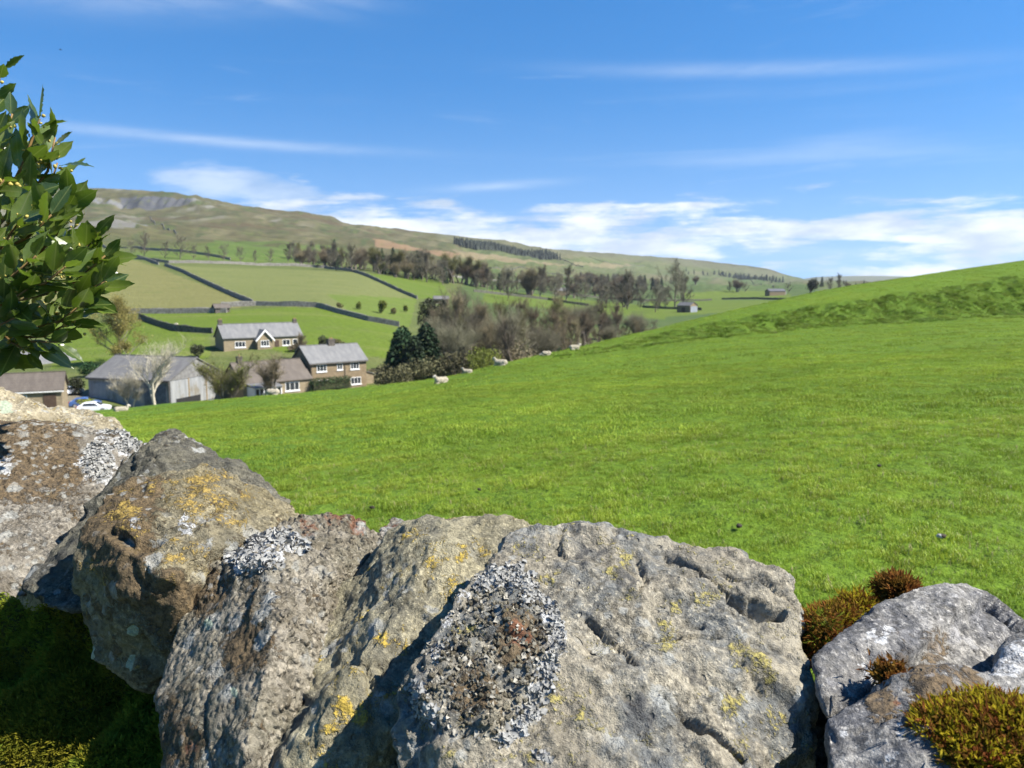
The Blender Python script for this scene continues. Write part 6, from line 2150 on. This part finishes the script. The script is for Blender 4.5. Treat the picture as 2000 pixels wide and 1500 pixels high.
# ---------------------------------------------------------------- sheep, cars, small things
M_WOOL = simple_mat('cream fleece', (.45, .40, .30), .95, .12, 14, .8, 40, spec=.05)
M_FACE = simple_mat('pale sheep face', (.45, .41, .34), .8, .3, 10)
M_HOOF = simple_mat('dark legs', (.06, .05, .04), .8)


def sheep_mesh(seed, lying=True, head_up=True):
    """one continuous body: trunk, neck, head, ears and legs fused, then smoothed"""
    bm = bmesh.new()
    def ell(c, s, rot=None):
        b = bmesh.new()
        bmesh.ops.create_icosphere(b, subdivisions=3, radius=1)
        m = Matrix.Translation(c) @ (rot.to_4x4() if rot else Matrix.Identity(4)) @ Matrix.Diagonal((*s, 1))
        bmesh.ops.transform(b, matrix=m, verts=b.verts)
        t = bpy.data.meshes.new('t')
        b.to_mesh(t)
        b.free()
        bm.from_mesh(t)
        bpy.data.meshes.remove(t)
    ry = lambda a: Matrix.Rotation(a, 3, 'Y')
    z0 = .30 if lying else .62
    ell((0, 0, z0), (.56, .27, .29))
    ell((-.33, 0, z0 + .01), (.27, .27, .28))
    ell((.30, 0, z0 + .02), (.28, .25, .27))
    hz = z0 + (.36 if head_up else -.12)
    hx = .60 if head_up else .72
    ell((.47, 0, z0 + (hz - z0) * .5), (.15, .13, .25), ry(.45 if head_up else 1.5))
    ell((hx, 0, hz), (.17, .085, .10), ry(.45))
    ell((hx + .12, 0, hz - .055), (.085, .06, .065), ry(.45))
    for s in (-1, 1):
        ell((hx - .07, s * .13, hz + .04), (.035, .09, .03), Matrix.Rotation(s * -.35, 3, 'X'))
    if lying:
        for s in (-1, 1):
            ell((.42, s * .17, .09), (.20, .06, .07)), ell((-.28, s * .24, .11), (.22, .09, .11)), ell((-.08, s * .30, .05), (.17, .045, .045))
    else:
        for x in (-.36, .34):
            for s in (-1, 1):
                ell((x, s * .14, .40), (.075, .065, .20)), ell((x + .01, s * .14, .17), (.038, .036, .19))
    ell((-.58, 0, z0 + .02), (.06, .05, .14))
    me = bpy.data.meshes.new('s')
    bm.to_mesh(me)
    bm.free()
    o = bpy.data.objects.new('t', me)
    COL.objects.link(o)
    md = o.modifiers.new('r', 'REMESH')
    md.mode, md.voxel_size = 'VOXEL', .028
    m2 = bpy.data.meshes.new_from_object(o.evaluated_get(bpy.context.evaluated_depsgraph_get()))
    bpy.data.objects.remove(o)
    v = np.zeros(len(m2.vertices) * 3, np.float32)
    m2.vertices.foreach_get('co', v)
    v = v.reshape(-1, 3).astype(float)
    e = np.zeros(len(m2.edges) * 2, np.int32)
    m2.edges.foreach_get('vertices', e)
    v = smooth_np(v, e.reshape(-1, 2), 3)
    body = (v[:, 0] < .52)[:, None]
    v = v + body * normals_of(m2) * (.018 * fbm(v * 14 + seed, 2))[:, None]
    m2.vertices.foreach_set('co', v.astype(np.float32).ravel())
    m2.materials.clear()
    m2.materials.append(M_WOOL), m2.materials.append(M_FACE)
    cen = np.zeros(len(m2.polygons) * 3, np.float32)
    m2.polygons.foreach_get('center', cen)
    cen = cen.reshape(-1, 3)
    m2.polygons.foreach_set('material_index', ((cen[:, 0] > (.56 if head_up else .66)) | ((cen[:, 2] < .34) & (not lying))).astype(np.int32))
    m2.polygons.foreach_set('use_smooth', np.full(len(m2.polygons), True))
    m2.name = 'sheep'
    return m2


def build_sheep():
    lie = [sheep_mesh(i) for i in range(2)]
    low = sheep_mesh(5, True, False)
    stand = sheep_mesh(7, False, False)
    g = 'sheep resting along the meadow crest'
    for x, y, Y, rz, me, s, lb in ((862, 749, 44.0, R(215), lie[0], .95, 'cream sheep lying in front of the conifers, the nearest one'), (913, 722, 50.5, R(175), lie[1], .72, 'lamb lying between the nearest sheep and the crest'),
                                   (978, 713, 51.0, R(165), lie[1], 1.0, 'sheep lying by the fresh green bush, head to the left'), (1067, 695, 53.5, R(190), low, .75, 'small white lamb flat on the crest before the bare wood'),
                                   (1122, 683, 55.5, R(10), lie[0], .85, 'white sheep farthest right along the crest'), (533, 775, 50.5, R(180), low, 1.0, 'cream sheep below the bungalow window'), (237, 806, 48.5, R(20), lie[0], .95, 'sheep beside the parked cars')):
        p = at_depth(x, Y, y)
        o = thing('sheep', lb, 'sheep', p - Vector((0, 0, .03)), rz, g, me)
        o.scale = (s * .76,) * 3
        o['kind'] = 'thing'
    for i, (x, y) in enumerate(((335, 640), (344, 638))):
        p = hit(x, y, 150)
        o = thing('sheep', ('white sheep grazing in the far green field, left of two', 'white sheep grazing in the far green field, right of two')[i], 'sheep', p, R(30 + 140 * i), 'sheep in the far green field', stand)


def paint_mat(name, c):
    m = bpy.data.materials.new(name)
    m.use_nodes = True
    k = NT(m.node_tree)
    b = k.n('ShaderNodeBsdfPrincipled', ins={'Base Color': (*c, 1), 'Roughness': .3, 'Specular IOR Level': .5, 'Coat Weight': .6, 'Coat Roughness': .08})
    k.link(b.outputs[0], k.n('ShaderNodeOutputMaterial').inputs[0])
    return m


M_TYRE = simple_mat('tyre rubber', (.02, .02, .02), .9)
M_RIM = simple_mat('wheel rim', (.35, .35, .36), .35)
M_LAMP = simple_mat('lamp glass', (.7, .7, .7), .2)
M_TAIL = simple_mat('tail lamp', (.35, .02, .02), .3)


def car(label, p, rz, paint, group='cars parked by the barn'):
    t = thing('parked_car', label, 'car', p, rz, group)
    prof = [(-2.05, .35), (-2.1, .75), (-1.95, 1.0), (-1.75, 1.05), (-1.25, 1.42), (-.2, 1.5), (.35, 1.45), (1.05, 1.02), (1.9, .88), (2.1, .65), (2.1, .35)]
    def loft(name, pr, hw, mat, parent, inset=.0):
        bm = bmesh.new()
        n = len(pr)
        rings = []
        for y, k in ((-hw, .92), (-hw * .86, 1.0), (hw * .86, 1.0), (hw, .92)):
            rings.append([bm.verts.new((x * (1 if abs(y) < hw * .9 else .985), y * (1 - .16 * max(0, (z - .95)) / .5), z if abs(y) < hw * .9 else .35 + (z - .35) * k)) for x, z in pr])
        for a, b in zip(rings[:-1], rings[1:]):
            for i in range(n):
                bm.faces.new((a[i], a[(i + 1) % n], b[(i + 1) % n], b[i]))
        bm.faces.new(rings[0][::-1]), bm.faces.new(rings[-1])
        bmesh.ops.recalc_face_normals(bm, faces=bm.faces)
        me = bpy.data.meshes.new(name)
        bm.to_mesh(me)
        bm.free()
        me.materials.append(mat)
        return obj(name, me, parent)
    loft('body', prof, .88, paint, t)
    # windows: side panes, windscreen, rear window
    for s in (-1, 1):
        MB().add([(-1.3, s * .872, 1.02), (.78, s * .872, 1.0), (.28, s * .79, 1.36), (-1.08, s * .79, 1.36)], [(0, 1, 2, 3) if s < 0 else (3, 2, 1, 0)]).build('side_window', M_GLASS, t)
    MB().add([(1.04, -.7, 1.05), (1.04, .7, 1.05), (.40, .62, 1.445), (.40, -.62, 1.445)], [(0, 1, 2, 3)]).build('windscreen', M_GLASS, t)
    MB().add([(-1.74, -.7, 1.09), (-1.74, .7, 1.09), (-1.29, .62, 1.42), (-1.29, -.62, 1.42)], [(3, 2, 1, 0)]).build('rear_window', M_GLASS, t)
    for x in (-1.3, 1.3):
        for s in (-1, 1):
            w = MB().tube([(x, s * .70, .32), (x, s * .90, .32)], .32, 16).build('wheel', M_TYRE, t, True)
            MB().tube([(x, s * .86, .32), (x, s * .912, .32)], .2, 12).build('rim', M_RIM, w)
    for s in (-1, 1):
        MB().box(2.02, 2.12, s * .62 - .16, s * .62 + .16, .62, .78).build('headlight', M_LAMP, t)
        MB().box(-2.13, -2.03, s * .66 - .14, s * .66 + .14, .72, .95).build('tail_light', M_TAIL, t)
    return t


def build_cars():
    w, b, d = paint_mat('white car paint', (.75, .76, .78)), paint_mat('blue car paint', (.06, .12, .30)), paint_mat('dark car paint', (.03, .035, .045))
    car('white estate car nearest the meadow crest, below the barn corner', at_depth(184, 109, 800), R(14), w)
    car('blue car half hidden behind the white estate car', at_depth(168, 114, 800), R(20), b)
    car('small white car parked beyond the outbuilding corner', at_depth(136, 124, 775), R(70), w)
    car('dark car standing before the barn gable', at_depth(410, 118, 780), R(18), d)


build_sheep()
build_cars()
# droppings and a stone in the meadow
M_DUNG = simple_mat('dark dung', (.035, .028, .02), .9, .4, 30)
M_PALE_STONE = simple_mat('pale field stone', (.42, .41, .38), .9, .3, 30)
for i, (x, y, s, m, nm, lb, ct) in enumerate(((1838, 1057, .026, M_DUNG, 'field_stone', 'small dark stone with a pale side lying in the grass at the right', 'stone'), (1717, 916, .022, M_DUNG, 'dung', 'dark sheep dung in the grass right of centre', 'dung'),
                                          (936, 962, .022, M_DUNG, 'dung', 'dark sheep dung in the grass above the slabs', 'dung'), (727, 998, .022, M_DUNG, 'dung', 'dark dung in the grass just behind the pinkish stone', 'dung'), (1443, 1036, .024, M_DUNG, 'dung', 'dark dung in the grass above the largest stone', 'dung'))):
    p = hit(x, y, 2.0)
    bm = bmesh.new()
    bmesh.ops.create_icosphere(bm, subdivisions=3, radius=1)
    v = np.array([q.co[:] for q in bm.verts])
    f = np.array([[q.index for q in fc.verts] for fc in bm.faces])
    bm.free()
    v = v * (1 + .3 * fbm(v * 1.6 + i, 3))[:, None] * np.array([s, s * .7, s * .55])
    o = thing(nm, lb, ct, p + Vector((0, 0, s * .45 + .02)), i, None, mesh_np(nm, v, f, [m, M_PALE_STONE], midx=(v[f].mean(1)[:, 0] < -.3 * s).astype(int) if i == 0 else None))
    o['kind'] = 'thing'
# a bird high over the laurel
def bird():
    p = P(118, 97, 120)
    m = MB()
    m.tube([(-.2, 0, 0), (-.05, 0, .02), (.12, 0, .01), (.22, 0, 0)], [.015, .055, .05, .012], 6)
    for s in (-1, 1):
        m.add([(.10, s * .03, .02), (-.06, s * .03, .02), (.02, s * .26, .07), (.10, s * .24, .07), (-.06, s * .52, .03), (.0, s * .5, .03)], [(0, 1, 2, 3), (3, 2, 4, 5)])
    m.add([(-.18, -.02, 0), (-.18, .02, 0), (-.33, .06, 0), (-.33, -.06, 0)], [(0, 1, 2, 3)])
    thing('bird', 'tiny dark bird gliding in the blue sky above the laurel', 'bird', p, R(20), None, m.mesh('bird', simple_mat('bird feathers', (.03, .03, .03))))['kind'] = 'thing'


bird()
# ---------------------------------------------------------------- thin air over the valley
def build_haze():
    m = bpy.data.materials.new('haze')
    m.use_nodes = True
    k = NT(m.node_tree)
    v = k.n('ShaderNodeVolumePrincipled', ins={'Color': (.80, .88, 1.0, 1), 'Density': 0.000045, 'Anisotropy': 0.1})
    o = k.n('ShaderNodeOutputMaterial')
    k.link(v.outputs[0], o.inputs['Volume'])
    zt, zb = float(GZ.max()) + 25, float(GZ.min()) - 40
    xm = float(np.abs(GX).max()) + 100
    b = MB().box(-xm, xm, -80, float(GY.max()) + 100, zb, zt)
    obj('haze', b.mesh('haze', m), kind='stuff')


build_haze()
